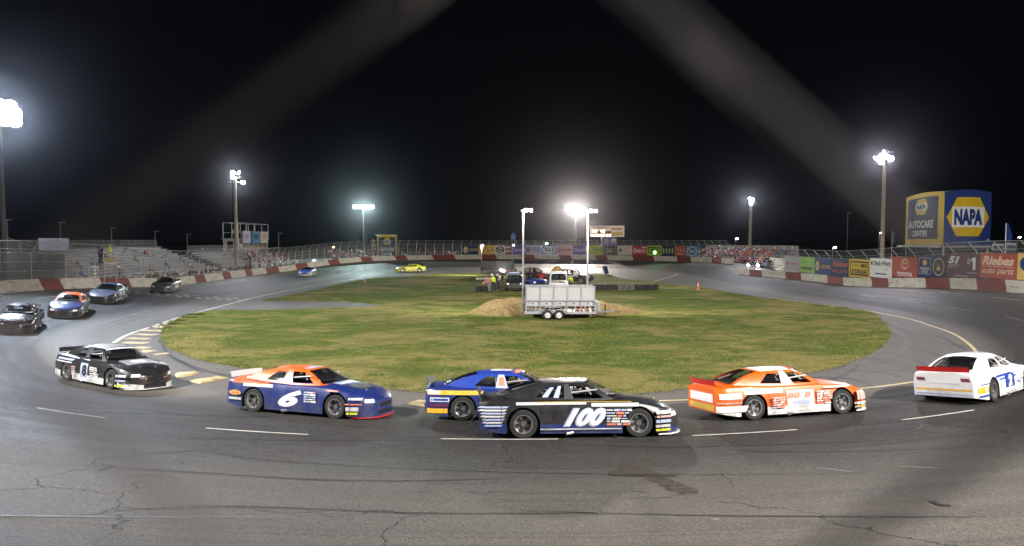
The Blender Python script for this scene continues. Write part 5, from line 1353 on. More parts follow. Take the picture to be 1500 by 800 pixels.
# ------------------------------------------------------------------ flood lights
def lampmat(name, col, s): return mat(name, col, .4, emit=s)
L_WHITE = lampmat('lit_white_lamp', (1., .97, .92), 60.); L_COOL = lampmat('lit_cool_lamp', (.80, .90, 1.), 60.); L_TEAL = lampmat('lit_teal_lamp', (.75, 1., .98), 60.); L_WARM = lampmat('lit_warm_lamp', (1., .90, .74), 60.); L_VIO = lampmat('lit_violet_lamp', (.90, .86, 1.), 60.)
M_POLE = mat('weathered_pole', (.30, .26, .21), .7, noise=.25, nscale=3)
M_WPOLE = mat('white_mast', (.22, .22, .22), .45)
M_HOUS = mat('lamp_housing', (.16, .16, .17), .5, metal=.5)
def floodlamp(parent, c, aim, lens, r=.28, power=None, col=(1, 1, 1), ang=100):
    c = Vector(c); d = (Vector(aim) - c).normalized()
    q = d.to_track_quat('Z', 'Y').to_matrix()
    mb = MB(); mb.lathe([(.06, -.42), (.12, -.40), (r * .7, -.2), (r, 0), (r * 1.04, .03), (r * .97, .03), (r * .94, 0)], M_HOUS, 16)
    mb.v = [tuple(q @ Vector(v) + c) for v in mb.v]; o = mb.build('lamp', parent, smooth=40)
    mb = MB(); mb.lathe([(r * .95, .015), (r * .6, .07), (.01, .09)], lens, 16); mb.v = [tuple(q @ Vector(v) + c) for v in mb.v]; mb.build('lens', o, smooth=60)
def spot(parent, c, aim, power, col, ang=110, blend=.7, size=.35):
    l = bpy.data.lights.new('floodlight', 'SPOT'); l.energy = power; l.color = col; l.spot_size = math.radians(ang); l.spot_blend = blend; l.shadow_soft_size = size
    o = bpy.data.objects.new('floodlight', l); COL.objects.link(o)
    d = (Vector(aim) - Vector(c)).normalized()
    W0 = Vector(parent.location)
    o.location = Vector(c) - W0 + d * .5; o.rotation_euler = (-d).to_track_quat('Z', 'Y').to_euler(); o.parent = parent
def tower(label, x, y, zt, lamps, lens, aim, power, col, pole_m=M_POLE, r=.17, bar=True, ang=120, wide=2.4, lamp_r=.30, aims=None, group='floodlight poles round the track'):
    root = thing('light_pole', label, 'light pole', (x, y, hgt(x, y)), group=group)
    z0 = hgt(x, y)
    mb = MB(); mb.tube([(0, 0, -.3), (0, 0, (zt - z0) * .5), (0, 0, zt - z0 + .3)], [r * 1.15, r, r * .8], pole_m, 12); mb.build('pole', root, smooth=40)
    av = Vector((aim[0] - x, aim[1] - y, 0)).normalized(); sv = Vector((-av.y, av.x, 0))
    if bar:
        mb = MB()
        for zz in sorted(set(l[1] for l in lamps)):
            mb.tube([sv * (-wide / 2) + Vector((0, 0, zt - z0 + zz)), sv * (wide / 2) + Vector((0, 0, zt - z0 + zz))], .06, M_HOUS, 6)
        mb.build('crossarm', root)
    for k, (s_, zz) in enumerate(lamps):
        c = sv * s_ + av * .35 + Vector((0, 0, zt - z0 + zz))
        am = (aims[k % len(aims)] if aims else aim)
        floodlamp(root, c, Vector((am[0] - x, am[1] - y, am[2] - z0)), lens, lamp_r)
    for am, pw in (zip(aims, [power / len(aims)] * len(aims)) if aims else [(aim, power)]):
        spot(root, (x + av.x * .4, y + av.y * .4, zt), am, pw, col, ang)
    return root
KW = 650.
row = lambda n, w, z=0.: [(-w / 2 + w * k / (n - 1), z) for k in range(n)]
def tz(px, py, Y): p = at(px, py, Y); return p.x, p.y, p.z
x, y, z = tz(10, 165, 54.); tower('brilliant blue white floodlight pole cut by the left edge', x - .6, y, z, row(4, 1.9) + row(4, 1.9, -.6) + row(3, 1.3, .55), L_COOL, (-22, 34, 0), 34 * KW, (.66, .79, 1.), lamp_r=.5, pole_m=mat('dark_tarred_pole', (.035, .033, .032), .8), aims=[(-20, 30, 0), (-5, 22, 0)])
x, y, z = tz(344, 258, 104.); tower('floodlight pole standing in front of the press box', x, y, z, [(-.5, .45), (.4, .5), (-.5, -.2), (.6, -.25), (1.1, -.9)], L_COOL, (-20, 85, 0), 21 * KW, (.90, .92, 1.), r=.26, wide=1.6, aims=[(-25, 70, 0), (-15, 100, 0), (-47, 84, 2), (-46, 122, 2)])
x, y, z = tz(532, 303, 160.); tower('teal white floodlight pole behind the far left turn', x, y, z, row(6, 4.0), L_TEAL, (-22, 126, 0), 34 * KW, (.74, 1., .97), wide=4.2, lamp_r=.42, ang=90)
x, y, z = tz(843, 307, 158.); tower('floodlight pole with a wide row of lamps left of the scoreboard', x, y, z, row(6, 4.4), L_WHITE, (18, 128, 0), 115 * KW, (1., .90, .80), wide=4.6, lamp_r=.42, ang=95, aims=[(18, 128, 0), (-8, 126, 0)])
x, y, z = tz(1100, 292, 126.); tower('brown floodlight pole behind the far right corner', x, y, z, [(0, .1), (.55, -.15), (.2, -.8)], L_COOL, (25, 108, 0), 9 * KW, (.88, .92, 1.), r=.28, wide=1., aims=[(28, 112, 0), (20, 90, 0)])
x, y, z = tz(1296, 233, 81.); tower('floodlight pole with a lamp cluster left of the giant billboard', x, y, z, [(-.9, .15), (-.2, -.35), (.2, .75), (.45, .2), (-.25, .3), (.95, -.05)], L_VIO, (20, 66, 0), 24 * KW, (.93, .90, 1.), r=.22, wide=2.0, ang=88, aims=[(22, 86, 0), (16, 56, 0)])
# the near-turn poles of the same ring, beside and behind the photographer
tower('tall floodlight pole outside the near turn on the left', -36, 10, 25, row(5, 3.) + row(5, 3., -.9), L_WHITE, (-8, 25, 0), 118 * KW, (1., .96, .91), ang=80, aims=[(-16, 28, 0), (-4, 38, 0)], r=.24, wide=3.4)
tower('tall floodlight pole outside the near turn on the right', 31, -6., 25, row(5, 3.) + row(5, 3., -.9), L_WHITE, (8, 25, 0), 152 * KW, (1., .94, .87), aims=[(8, 19, 0), (15, 40, 0)], r=.24, wide=3.4)
# small lamps: car-park posts, distant bulbs
def small_pole(px, py, Y, label, lit=None, cat='lamp post', h0=None, col=None):
    x, y, z = tz(px, py, Y); root = thing('lamp_post', label, cat, (x, y, hgt(x, y)), group='small lamp posts beyond the stands'); z0 = hgt(x, y)
    mb = MB(); mb.tube([(0, 0, -.2), (0, 0, z - z0)], .09, M_DSTEEL, 8); mb.build('pole', root)
    mb = MB(); mb.box((.35, 0, z - z0), (1.0, .35, .16), M_STEEL); hd = mb.build('lamp_head', root)
    if lit:
        mb = MB(); mb.lathe([(.0, .12), (.16, .1), (.22, 0), (.16, -.12), (.0, -.16)], lit, 12, 'z', (.35, -.2, z - z0 - .1)); mb.build('lens', hd, smooth=60)
L_ORNG = lampmat('lit_orange_lamp', (1., .40, .10), 30.)
for px, py, Y, lb, lit in [(10, 322, 120, 'unlit lamp post farthest left beyond the stands', None), (88, 326, 125, 'unlit lamp post above the pale sign board', None), (163, 334, 130, 'unlit lamp post behind the flag stand', None), (227, 339, 140, 'unlit lamp post over the middle of the left grandstand', None),
        (274, 343, 150, 'unlit lamp post just left of the press box', None), (328, 353, 150, 'short unlit lamp post touching the press box', None), (408, 342, 150, 'bare post right of the press box', None), (487, 361.5, 190, 'orange glowing lamp over the far left fence', L_ORNG), (1077, 349, 160, 'bright small lamp left of the brown floodlight pole', L_WHITE),
        (1220, 362, 130, 'small bright lamp behind the right fence', L_WHITE), (1288, 341, 150, 'small lamp halfway up beside the right floodlight pole', L_WARM), (1149, 363, 160, 'tiny lamp behind the right catch fence arms', L_WHITE), (790, 361, 190, 'dim warm lamp behind the pale lavender banner', L_WARM), (799, 356, 185, 'bright lamp behind the sky blue banner', L_WHITE), (1242, 312, 170, 'tall dark unlit post left of the violet floodlights', None), (1491, 347, 170, 'faint lamp at the far right edge', L_WARM)]:
    small_pole(px, py, Y, lb, lit)
# globe light on the far left wall, lit cart lamps behind the right wall
def bulb(px, py, Y, r, label, m, post=True):
    x, y, z = tz(px, py, Y); o = thing('work_light', label, 'work light', (x, y, z))
    mb = MB(); mb.lathe([(.0, r), (r * .7, r * .7), (r, 0), (r * .7, -r * .7), (.0, -r)], m, 14); mb.build('globe', o, smooth=70)
    mb = MB(); mb.tube([(0, 0, -r), (0, 0, hgt(x, y) - z)], .05, M_DSTEEL, 6); mb.build('stand', o)
bulb(460, 382.5, 128, .42, 'white balloon work light behind the far left wall', mat('balloon_light', (.8, .8, .82), .5, emit=.6))
bulb(1110, 389, 108, .2, 'small work light on the right wall gap', L_VIO); bulb(1096, 388.5, 108, .16, 'pale work light beside the right wall gap', L_WARM)
M_GREEN = lampmat('lit_green_lamp', (.05, 1., .12), 25.)
x, y, z = tz(959, 370, 127.4); o = thing('signal_light', 'round green signal light over the yellow green framed banner', 'signal light', (x, y, z))
mb = MB(); mb.lathe([(.01, -.12), (.28, -.08), (.30, 0), (.2, .1)], M_HOUS, 14, 'y'); mb.build('housing', o); mb = MB(); mb.lathe([(.26, -.09), (.18, -.16), (.01, -.19)], M_GREEN, 14, 'y'); mb.build('lens', o); mb = MB(); mb.tube([(0, .1, 0), (0, .1, hgt(x, y) - z)], .03, M_DSTEEL, 6); mb.build('post', o)
# blue sign on posts behind the far wall, flags at the right
x, y, z = tz(752, 347, 156); o = thing('pole_sign', 'small blue pointed sign on twin posts behind the far banners', 'sign', (x, y, 0))
mb = MB(); mb.slab([(-.5, z - .5), (.5, z - .5), (.6, z + .3), (0, z + 1.0), (-.6, z + .3)], Matrix.Rotation(PI / 2, 4, 'X'), .15, V['sky']); mb.build('panel', o)
for sx in (-.3, .3): mb = MB(); mb.tube([(sx, 0, 0), (sx, 0, z - .5)], .1, M_STEEL, 8); mb.build('post', o)
def flag(px, py, Y, label, m, hh=2.2):
    x, y, z = tz(px, py, Y); o = thing('feather_flag', label, 'flag', (x, y, hgt(x, y))); z -= hgt(x, y)
    mb = MB(); mb.tube([(0, 0, 0), (0, 0, z)], .03, M_STEEL, 6); mb.build('pole', o)
    mb = MB(); mb.grid(lambda u, v: (.03 + (.10 + .42 * math.sin(PI * (.15 + .8 * v)) ) * u, .06 * math.sin(7 * v + 3 * u) * u, z - hh + hh * v), 4, 14, m); mb.build('cloth', o, smooth=60)
flag(1474, 327, 62, 'blue feather flag at the right of the giant billboard', V['blue'], 1.9); flag(1307, 339, 84, 'grey feather flag left of the giant billboard', V['grey'], 1.6)
for k, (px, w) in enumerate(((1462, 18), (1481, 16))):
    A, B = at(px - w / 2 + 1, 360, 60), at(px + w / 2, 360, 60)
    flat('panel_board', ['pale grey board right of the giant billboard', 'pale grey board at the right edge beside another board'][k], 'board', A, B, at(0, 367, 60).z, at(0, 357 - k, 60).z, V['grey'], [('rect', 0, -.1, .9, .6, V['char'])], th=.1)
# white board fence with its gate behind the right bleacher
def boardfence():
    root = thing('board_fence', 'pale board fence behind the gap in the right wall', 'fence'); pts = [at(1118, 380, 112), at(1150, 380, 103)]
    pts = [Vector((39.6, 121, 0)), Vector((41.6, 111, 0)), Vector((41.2, 103, 0)), Vector((40.4, 96, 0))]
    for p, q in zip(pts, pts[1:]):
        for k in range(6):
            mb = MB(); zz = .3 + .38 * k; mb.add([(p.x, p.y, zz), (q.x, q.y, zz), (q.x, q.y, zz + .33), (p.x, p.y, zz + .33), (p.x + .05, p.y + .02, zz), (q.x + .05, q.y + .02, zz), (q.x + .05, q.y + .02, zz + .33), (p.x + .05, p.y + .02, zz + .33)], [(0, 1, 2, 3), (4, 5, 6, 7), (0, 1, 5, 4), (2, 3, 7, 6), (0, 3, 7, 4), (1, 2, 6, 5)], V['cream']); mb.build('board', root)
    for p in pts: mb = MB(); mb.tube([p, p + Vector((0, 0, 2.8))], .06, M_DSTEEL, 6); mb.build('post', root)
boardfence()
a, b = at(1020, 368, 146.), at(1122, 372, 121.)
root = thing('board_fence', 'long pale board wall behind the right bleacher crowd', 'fence')
mb = MB(); mb.add([(a.x + 2.4, a.y, .3), (b.x + 5.6, b.y, .3), (b.x + 5.6, b.y, 4.3), (a.x + 2.4, a.y, 4.3), (a.x + 2.6, a.y, .3), (b.x + 5.8, b.y, .3), (b.x + 5.8, b.y, 4.3), (a.x + 2.6, a.y, 4.3)], [(0, 1, 2, 3), (4, 5, 6, 7), (0, 1, 5, 4), (2, 3, 7, 6), (0, 3, 7, 4), (1, 2, 6, 5)], mat('pale_boards', (.36, .36, .34), .7, noise=.2, nscale=1.))
mb.build('board', root)

# crowds
R = random.Random(21)
d = (Vector((41.3, 108.5, 0)) - Vector((33.4, 129.6, 0))); L = d.length; d.normalize(); up = Vector((-d.y, d.x, 0))
spots = []
for k in range(6):
    for i in range(int(L / .62)):
        if R.random() < .80:
            p = Vector((33.4, 129.6, 0)) + d * (.3 + .62 * i) + up * (.75 * k + .1); spots.append((p.x, p.y, .8 + .35 + .36 * k - .06, math.degrees(math.atan2(-up.y, -up.x))))
crowd('crowd', 'dense crowd in red, white and blue filling the small right bleacher', spots, 'sit', 4, ['salmon', 'white', 'grey', 'navy', 'red', 'salmon', 'black', 'blue'])
spots = []
for k in range(5):
    for i in range(22):
        if R.random() < .5:
            t = i / 22; x0, y0 = -35 + 10.5 * t, 136 + 9.5 * t; n = Vector((-9.5, 10.5, 0)).normalized()
            spots.append((x0 + n.x * (.75 * k + .1), y0 + n.y * (.75 * k + .1), .8 + .35 + .3 * k - .05, -42))
for i in range(34):
    spots.append((-23.5 + 16 * i / 34 + R.uniform(-.2, .2), 147.2 + R.uniform(-.5, .8), 1.45 + R.choice((0, .3, .6)), -85))
crowd('crowd', 'loose crowd sitting behind the far left wall under the fence', spots, 'sit', 6, ['white', 'grey', 'black', 'blue', 'navy', 'red'])
spots = []
for i in range(120):
    y = 64 + 66 * i / 120 + R.uniform(-.2, .2); x = -41.3 + R.uniform(-.15, .25)
    if R.random() < .8: spots.append((x, y, .22 + .12, 0))
crowd('crowd', 'line of dark spectators sitting low behind the left wall', spots, 'sit', 9, ['black', 'black', 'navy', 'grey', 'white', 'black'])
spots = []
for i in range(70):
    k = R.choice((0, 1, 1, 2, 2, 3, 4, 5, 6)); t = .35 + .65 * R.random() ** .7
    x0, y0 = -42.8 + 1.8 * t, 105 + 23 * t; spots.append((x0 - .8 * k - .1, y0, .2 + .35 + .31 * k - .05, 0))
crowd('crowd', 'crowd in red and white on the stand below the press box', spots, 'sit', 12, ['red', 'white', 'salmon', 'navy', 'black', 'grey'])
for k, (y, r_, c) in enumerate([(66.5, 2, 'blue'), (69, 4, 'grey'), (71.8, 2, 'blue'), (75, 5, 'black'), (77.5, 1, 'navy'), (80, 3, 'white'), (83, 7, 'black'), (85.5, 2, 'salmon'), (88, 6, 'grey'), (91, 3, 'navy'), (93.5, 8, 'red'), (96, 2, 'white'), (98.5, 5, 'blue'), (101, 4, 'black')]):
    person(-43.6 - .82 * r_ - .1, y, .15 + .35 + .31 * r_ - .05, 0, ['person in blue nearest the flag stand on the left grandstand', 'person in grey on row five of the left grandstand', 'second person in blue along the left grandstand', 'person in black on the upper rows near the flag stand', 'person in navy low on the left grandstand', 'person in white low in the middle of the left grandstand', 'person in black high in the middle of the left grandstand', 'person in salmon low on the left grandstand', 'person in grey high on the left grandstand',
        'person in navy halfway along the left grandstand', 'person in red on the top rows of the left grandstand', 'person in white at the far end of the left grandstand', 'person in blue at the far end of the left grandstand', 'person in black at the far end of the left grandstand'][k], 'sit', 'jean', c, k % 2, k % 4, 'spectators scattered on the left grandstand', sub=1)
# ================================================================== INFIELD
M_TWHITE = mat('white_trailer_panel', (.38, .39, .40), .45, noise=.08, nscale=3)
M_TGREY = mat('grey_trailer_frame', (.29, .30, .31), .45, noise=.15, nscale=4)
M_TDARK = mat('dark_trailer_panel', (.022, .023, .026), .5)
M_REDCAN = mat('red_equipment', (.55, .05, .02), .5)
def trailer_wheel():
    t = MB(); r, h = .33, .11
    t.lathe([(r * .58, -h), (r * .92, -h), (r, -h * .6), (r, h * .6), (r * .92, h), (r * .58, h), (r * .56, 0)], M_TYRE, 28, 'y', close=True)
    m = MB(); q = r * .6; m.lathe([(q, -h * .9), (q * .9, -h * .8), (q * .55, -h * .3), (q * .3, -h * .5), (q * .28, -h * 1.0), (.01, -h * 1.0), (.01, h), (q, h)], M_RIMW, 24, 'y', close=True)
    for k in range(8):
        a = 2 * PI * k / 8; m.lathe([(.025, -h * .58), (.025, -h * .50)], M_BLACK, 8, 'y', (q * .72 * math.cos(a), 0, q * .72 * math.sin(a)))
    return t.mesh('tyre', 40), m.mesh('rim', 35)
TWM = trailer_wheel()
def light_trailer(label, x, y, deg, panel, lockers, lens, lamps, power, aim, col, htop, ang=120, M_TGREY=None):
    M_TGREY = M_TGREY or MATS['grey_trailer_frame']
    root = thing('light_trailer', label, 'trailer', (x, y, hgt(x, y)), math.radians(deg), 'light mast trailers parked on the infield')
    L, W = 4.72, 1.9
    mb = MB()                                    # chassis
    for sy in (-W / 2, W / 2):
        mb.box((L / 2, sy, .46), (L + .1, .10, .17), M_TGREY)
        for k in range(8): mb.box((.05 + (L - .1) * k / 7, sy, .72), (.07, .07, .36), M_TGREY)
    for k in range(6): mb.box((L * (k + .5) / 6, 0, .46), (.08, W - .1, .12), M_TGREY)
    mb.box((L / 2, 0, .53), (L, W - .12, .03), M_DSTEEL)
    mb.build('chassis', root)
    mb = MB()                                    # tongue
    for sy in (-.6, .6): mb.tube([(L, sy, .45), (L + 1.1, 0, .45)], .06, M_TGREY, 6)
    mb.tube([(L + 1.05, 0, .45), (L + 1.35, 0, .47)], .05, M_TGREY, 8); mb.tube([(L + .75, .0, .2), (L + .75, 0, .95)], .045, M_BLACK, 8); mb.box((L + .75, 0, .08), (.2, .2, .06), M_BLACK)
    mb.build('tongue', root, smooth=40)
    mb = MB()                                    # cabinet behind the panels: lockers along the bottom with a gap below
    mb.box((L / 2, .05, 1.06), (L - .12, W - .34, .34), lockers); cab = mb.build('locker_row', root)
    for k in range(5):
        xx = .06 + (L - .12) * (k + .5) / 5
        mb = MB(); mb.box((xx, -W / 2 + .20, 1.06), (.82, .03, .29), lockers); dr = mb.build('locker_door', cab)
        mb = MB(); mb.lathe([(.05, -.03), (.05, .03)], M_BLACK, 10, 'y', (xx - .02, -W / 2 + .17, 1.06)); mb.build('latch', dr)
    mb = MB()                                    # five upright sheets
    for k in range(5):
        xx = .06 + (L - .12) * (k + .5) / 5; mb = MB(); w = (L - .12) / 5 - .05
        mb.box((xx, -W / 2 + .26, 1.68), (w, .04, .94), panel); mb.build('side_panel', root); mb = MB(); mb.box((xx, W / 2 - .2, 1.68), (w, .04, .94), panel); mb.build('side_panel', root)
    mb = MB()                                    # posts and rails
    for k in range(6):
        xx = .06 + (L - .12) * k / 5
        for sy in (-1, 1): mb.box((xx, sy * (W / 2 - .22), 1.36), (.05, .07, 1.68), M_TGREY)
    for zz in (1.30, .92, .70):
        mb.box((L / 2, -W / 2 + .02, zz), (L, .05, .05), M_TGREY)
    for k in range(6): mb.box((.06 + (L - .12) * k / 5, -W / 2 + .02, .92), (.045, .045, .78), M_TGREY)
    for sy in (-1, 1): mb.box((L / 2, sy * (W / 2 - .22), 2.20), (L, .07, .05), M_TGREY)
    mb.box((.03, 0, 1.36), (.05, W - .5, 1.6), M_TDARK); mb.box((L - .03, 0, 1.36), (.05, W - .5, 1.6), panel)
    mb.box((L / 2, 0, 2.16), (L - .1, W - .5, .03), M_TGREY)
    mb.build('frame_rail', root)
    mb = MB(); mb.box((L + .16, -.55, .85), (.3, .5, .62), M_TGREY); mb.box((L + .16, .5, .85), (.3, .5, .62), M_TGREY); mb.box((L + .32, -.55, .9), (.02, .4, .4), M_DSTEEL); mb.build('tool_box', root)
    mb = MB()
    for k in range(3): mb.tube([(3.5 + .34 * k, -.5 + .1 * k, .55), (3.5 + .34 * k, -.5 + .1 * k, .80)], .11, M_REDCAN, 10)
    mb.build('fuel_can', root, smooth=40)
    for sy in (-1, 1):
        mb = MB(); pts = []
        for k in range(17):
            a = PI - PI * k / 16; pts.append((1.86 + (.80 if True else 0) * math.cos(a) * 1.02, .33 + .50 * min(1, 1.25 * math.sin(a))))
        vs = []; n = len(pts)
        for px, pz in pts: vs += [(px, sy * (W / 2 + .02), pz), (px, sy * (W / 2 + .30), pz), (px, sy * (W / 2 + .30), pz + .035), (px, sy * (W / 2 + .02), pz + .035)]
        mb.add(vs, [(i * 4 + j, i * 4 + (j + 1) % 4, i * 4 + 4 + (j + 1) % 4, i * 4 + 4 + j) for i in range(n - 1) for j in range(4)], M_TGREY); mb.build('fender', root, smooth=30)
        for wx in (1.48, 2.24):
            w = link('wheel', TWM[0], root, (wx, sy * (W / 2 + .15), .33), (0, 0, 0 if sy < 0 else PI)); link('rim', TWM[1], w, (0, -.004, 0))
    for mx, my in ((-.12, -.1), (L - .35, W / 2 + .05)):
        mb = MB(); mb.tube([(mx, my, .45), (mx, my, 3.), (mx, my, htop)], [.085, .07, .055], M_WPOLE, 12); mb.box((mx, my, 1.2), (.26, .26, .5), M_TGREY); ms = mb.build('mast', root, smooth=40)
        mb = MB(); mb.tube([(mx - .15, my, htop), (mx + .45, my, htop)], .025, M_BLACK, 6); mb.build('crossarm', ms)
        for k, lx in enumerate(lamps):
            mb = MB(); mb.box((mx + lx, my - .10, htop + .02), (.22, .18, .22), M_BLACK); o = mb.build('lamp', ms)
            mb = MB(); mb.box((mx + lx, my - .20, htop + .02), (.18, .02, .18), lens); mb.build('lens', ms) if False else mb.build('lens', ms)
    if power:
        c = Vector((x, y, hgt(x, y) + htop)); l = bpy.data.lights.new('floodlight', 'SPOT'); l.energy = power; l.color = col; l.spot_size = math.radians(ang); l.spot_blend = .8; l.shadow_soft_size = .25
        for am in aim:
            o = bpy.data.objects.new('floodlight', l); COL.objects.link(o); o.location = c + Vector((am[3], -.5, 0)); d = Vector(am[:3]) - o.location; o.rotation_euler = d.to_track_quat('-Z', 'Y').to_euler()
    return root
light_trailer('white panelled trailer with two tall light masts in the middle of the infield', .88, 46.4, 0, M_TWHITE, M_TWHITE, L_WARM, (.2, .52), 6.5 * KW, [(-4, 60, 0, -.1), (14, 62, 0, 4.4)], (1., .93, .82), 7.3)
light_trailer('dark panelled trailer with two thin light masts at the far end of the infield', -4.35, 100, 0, M_TDARK, M_TDARK, L_WARM, (.2,), 7 * KW, [(-12, 112, 0, -.1)], (1., .95, .75), 4.55, M_TGREY=MATS['dull_grey_steel'] and mat('dark_trailer_frame', (.05, .05, .055), .6))
bulb(734, 395.5, 98.5, .15, 'round white work light right of the dark trailer', L_WHITE); bulb(737.6, 397, 97.5, .17, 'round warm work light low beside the dark trailer', L_WARM)

truck = make_car(TRUCK, 'dark rescue pickup with pale headlights facing the camera', 'pickup truck', 'pickup_truck', P['black'], cabin=P['black'], roof=P['navy'], hood=P['black'], rim=M_RIM, front=[('rect', 0, .78, .9, .34, M_BLACK), ('rect', 0, .55, 1.2, .12, M_BLACK), ('para', .68, .84, .26, .18, M_LENS), ('para', -.68, .84, .26, .18, M_LENS), ('rect', 0, .92, .16, .06, P['red'])], left=[('rect', 0, .85, 2.4, .34, P['white'])], right=[('rect', 0, .85, 2.4, .34, P['white'])], wscr=P['silver'], detail=True)
mb = MB(); mb.box((.05, 0, 1.86), (.3, 1.1, .12), P['lav']); mb.box((.05, -.4, 1.87), (.28, .26, .14), P['red']); mb.build('light_bar', truck)
park(truck, .25, 72.5, -90)
blue2 = make_car(TRUCK, 'blue pickup partly hidden behind the left trailer mast', 'pickup truck', 'pickup_truck', P['navy'], cabin=P['black'], roof=P['black'], hood=P['royal'], front=[('rect', 0, .78, .9, .34, M_BLACK)] + [('para', s * .68, .84, .26, .18, M_LENS) for s in (-1, 1)], detail=True)
park(blue2, 1.75, 74.8, -62)
red = make_car(TRUCK, 'dark red pickup with black cab behind the trailer masts', 'pickup truck', 'pickup_truck', P['wine'], cabin=P['black'], roof=P['black'], hood=P['wine'], front=[('rect', 0, .78, .9, .3, M_BLACK), ('rect', .5, .62, .5, .2, P['white'])], right=[('rect', 1.7, .8, .6, .3, P['red'])], detail=True, splitter=None)
park(red, 2.75, 88, -30)
van = make_car(VAN, 'white ambulance van facing the camera behind the white trailer', 'van', 'van', P['white'], front=[('rect', 0, .70, 1.0, .2, M_BLACK), ('para', .68, .74, .3, .16, M_LENS), ('para', -.68, .74, .3, .16, M_LENS)], left=[('rect', 0, .8, 3., .16, P['red'])], detail=True)
mb = MB(); mb.box((.6, 0, 2.14), (.3, 1.3, .12), P['lav'])
for k in range(4): mb.box((.45, -.55 + .37 * k, 2.15), (.06, .2, .10), M_BLACK)
mb.build('light_bar', van)
mb = MB()
for s in (-1, 1): mb.box((1.35, s * 1.08, 1.32), (.12, .16, .26), M_BLACK)
mb.build('side_mirror', van)
park(van, 4.65, 68.2, -93)
blk = make_car(TRUCK, 'black pickup carrying yellow gear behind the ambulance van', 'pickup truck', 'pickup_truck', P['black'], cabin=P['black'], hood=P['charcoal'], right=[('rect', .3, .9, 2., .12, P['white'])], front=[('para', s * .68, .84, .26, .18, M_LENS) for s in (-1, 1)], detail=True)
park(blk, 7.3, 84.5, -28)
mb = MB(); R = random.Random(3)
mb.grid(lambda u, v: (-2.6 + 1.5 * u, -.7 + 1.4 * v, 1.1 + 1.0 * (1 - (2 * u - 1) ** 2) ** .5 * (1 - (2 * v - 1) ** 2) ** .5), 10, 10, CL['gold']); tp = mb.build('load_tarp', blk, smooth=60)

pp = [(716, 427.5, 69.5, -150, 'person in pink jacket bending beside the tyre bundle', 'lean', 'grey', 'pink', 0, 1), (722.5, 427, 70.5, -60, 'person in yellow safety vest left of the rescue pickup', 'stand', 'black', 'hiviz', 0, 0), (727.5, 425, 73, -90, 'person in black by the door of the rescue pickup', 'stand', 'black', 'black', 0, 3),
      (731, 424.5, 74, 200, 'person in white shirt by the rescue pickup fender', 'stand', 'navy', 'white', 1, 0), (736, 417, 81, -80, 'person in black behind the rescue pickup roof', 'stand', 'black', 'black', 0, 0), (744, 416, 82, -100, 'person in dark grey standing behind the rescue pickup', 'stand', 'black', 'grey', 1, 1), (752, 415, 84, -90, 'person in navy among the group behind the rescue pickup', 'stand', 'navy', 'navy', 0, 0),
      (757, 422, 76.5, 180, 'person in black and white between the two pickups', 'stand', 'black', 'white', 0, 0), (762, 417, 81, -90, 'person in red beside the light blue pickup', 'wave', 'black', 'red', 1, 3), (771, 421, 77, 120, 'person in ochre overalls right of the left mast', 'lean', 'gold', 'gold', 0, 0),
      (835.5, 421, 70.5, -110, 'person in yellow safety vest beside the ambulance van', 'stand', 'black', 'hiviz', 0, 0), (843, 414, 82, -90, 'person in black and white beside the black pickup', 'stand', 'black', 'white', 1, 0)]
for px, py, Y, dg, lb, po, pa, sh, sk, ha in pp:
    q = gp(px, py, 0.); t = Y / q.y; person(q.x * t, Y, hgt(q.x * t, Y), dg, lb, po, pa, sh, sk, ha, 'crew standing around the infield vehicles', sub=2)

# tyre bundles
def tyre_stack_mesh(r=.32, h=.2, n=3):
    mb = MB()
    for k in range(n):
        z = h * k; mb.lathe([(r * .56, z + .02), (r * .9, z + .01), (r, z + .05), (r, z + h - .05), (r * .9, z + h - .01), (r * .56, z + h - .02)], M_TYRE, 20, 'z', (.015 * math.sin(k * 5), .015 * math.cos(k * 3), 0), close=True)
    return mb.mesh('tyre_stack', 40)
TS = tyre_stack_mesh()
M_WORNT = mat('grey_worn_rubber', (.10, .10, .10), .85, noise=.5, nscale=9)
TS2 = TS.copy(); TS2.materials.clear(); TS2.materials.append(M_WORNT)
for k in range(11):
    x = 9.15 + .64 * k; o = bpy.data.objects.new('tyre_stack', TS2 if 4 <= k <= 6 else TS); COL.objects.link(o); o.location = (x * .985, 72.6 + .06 * (k % 2), 0); o.rotation_euler.z = k
    tag(o, 'pale scuffed stack of tyres in the middle of the tyre row' if 4 <= k <= 6 else ('black stack of tyres in the left end of the tyre row' if k < 4 else 'black stack of tyres in the right end of the tyre row'), 'tyre stack', 'tyre stacks right of the white trailer' if 4 <= k <= 6 else ('black tyre stacks at the left end' if k < 4 else 'black tyre stacks at the right end'))
for k in range(2):
    o = bpy.data.objects.new('tyre_stack', TS); COL.objects.link(o); o.location = (-3.45 + .62 * k, 70.2, 0)
    tag(o, ['black tyre stack left of the person in pink', 'black tyre stack touching the person in pink'][k], 'tyre stack', 'tyre stacks left of the rescue pickup')
def cone(px, py, h, m, label, base=True, r=.10):
    p = gp(px, py, 0.); o = thing('traffic_cone', label, 'traffic cone', p)
    mb = MB(); mb.lathe([(r, 0), (r * .9, .05), (r * .55, h), (.01, h)], m, 12); mb.build('body', o, smooth=40)
    mb = MB(); mb.box((0, 0, .02), (.36, .36, .04), M_BLACK if not base else m); mb.build('base', o)
    mb = MB(); mb.lathe([(r * .80, h * .55), (r * .76, h * .70)], mat('cone_band', (.7, .7, .68), .5), 12); mb.build('band', o, smooth=60)
M_CONE = mat('orange_cone_plastic', (.85, .12, .03), .5)
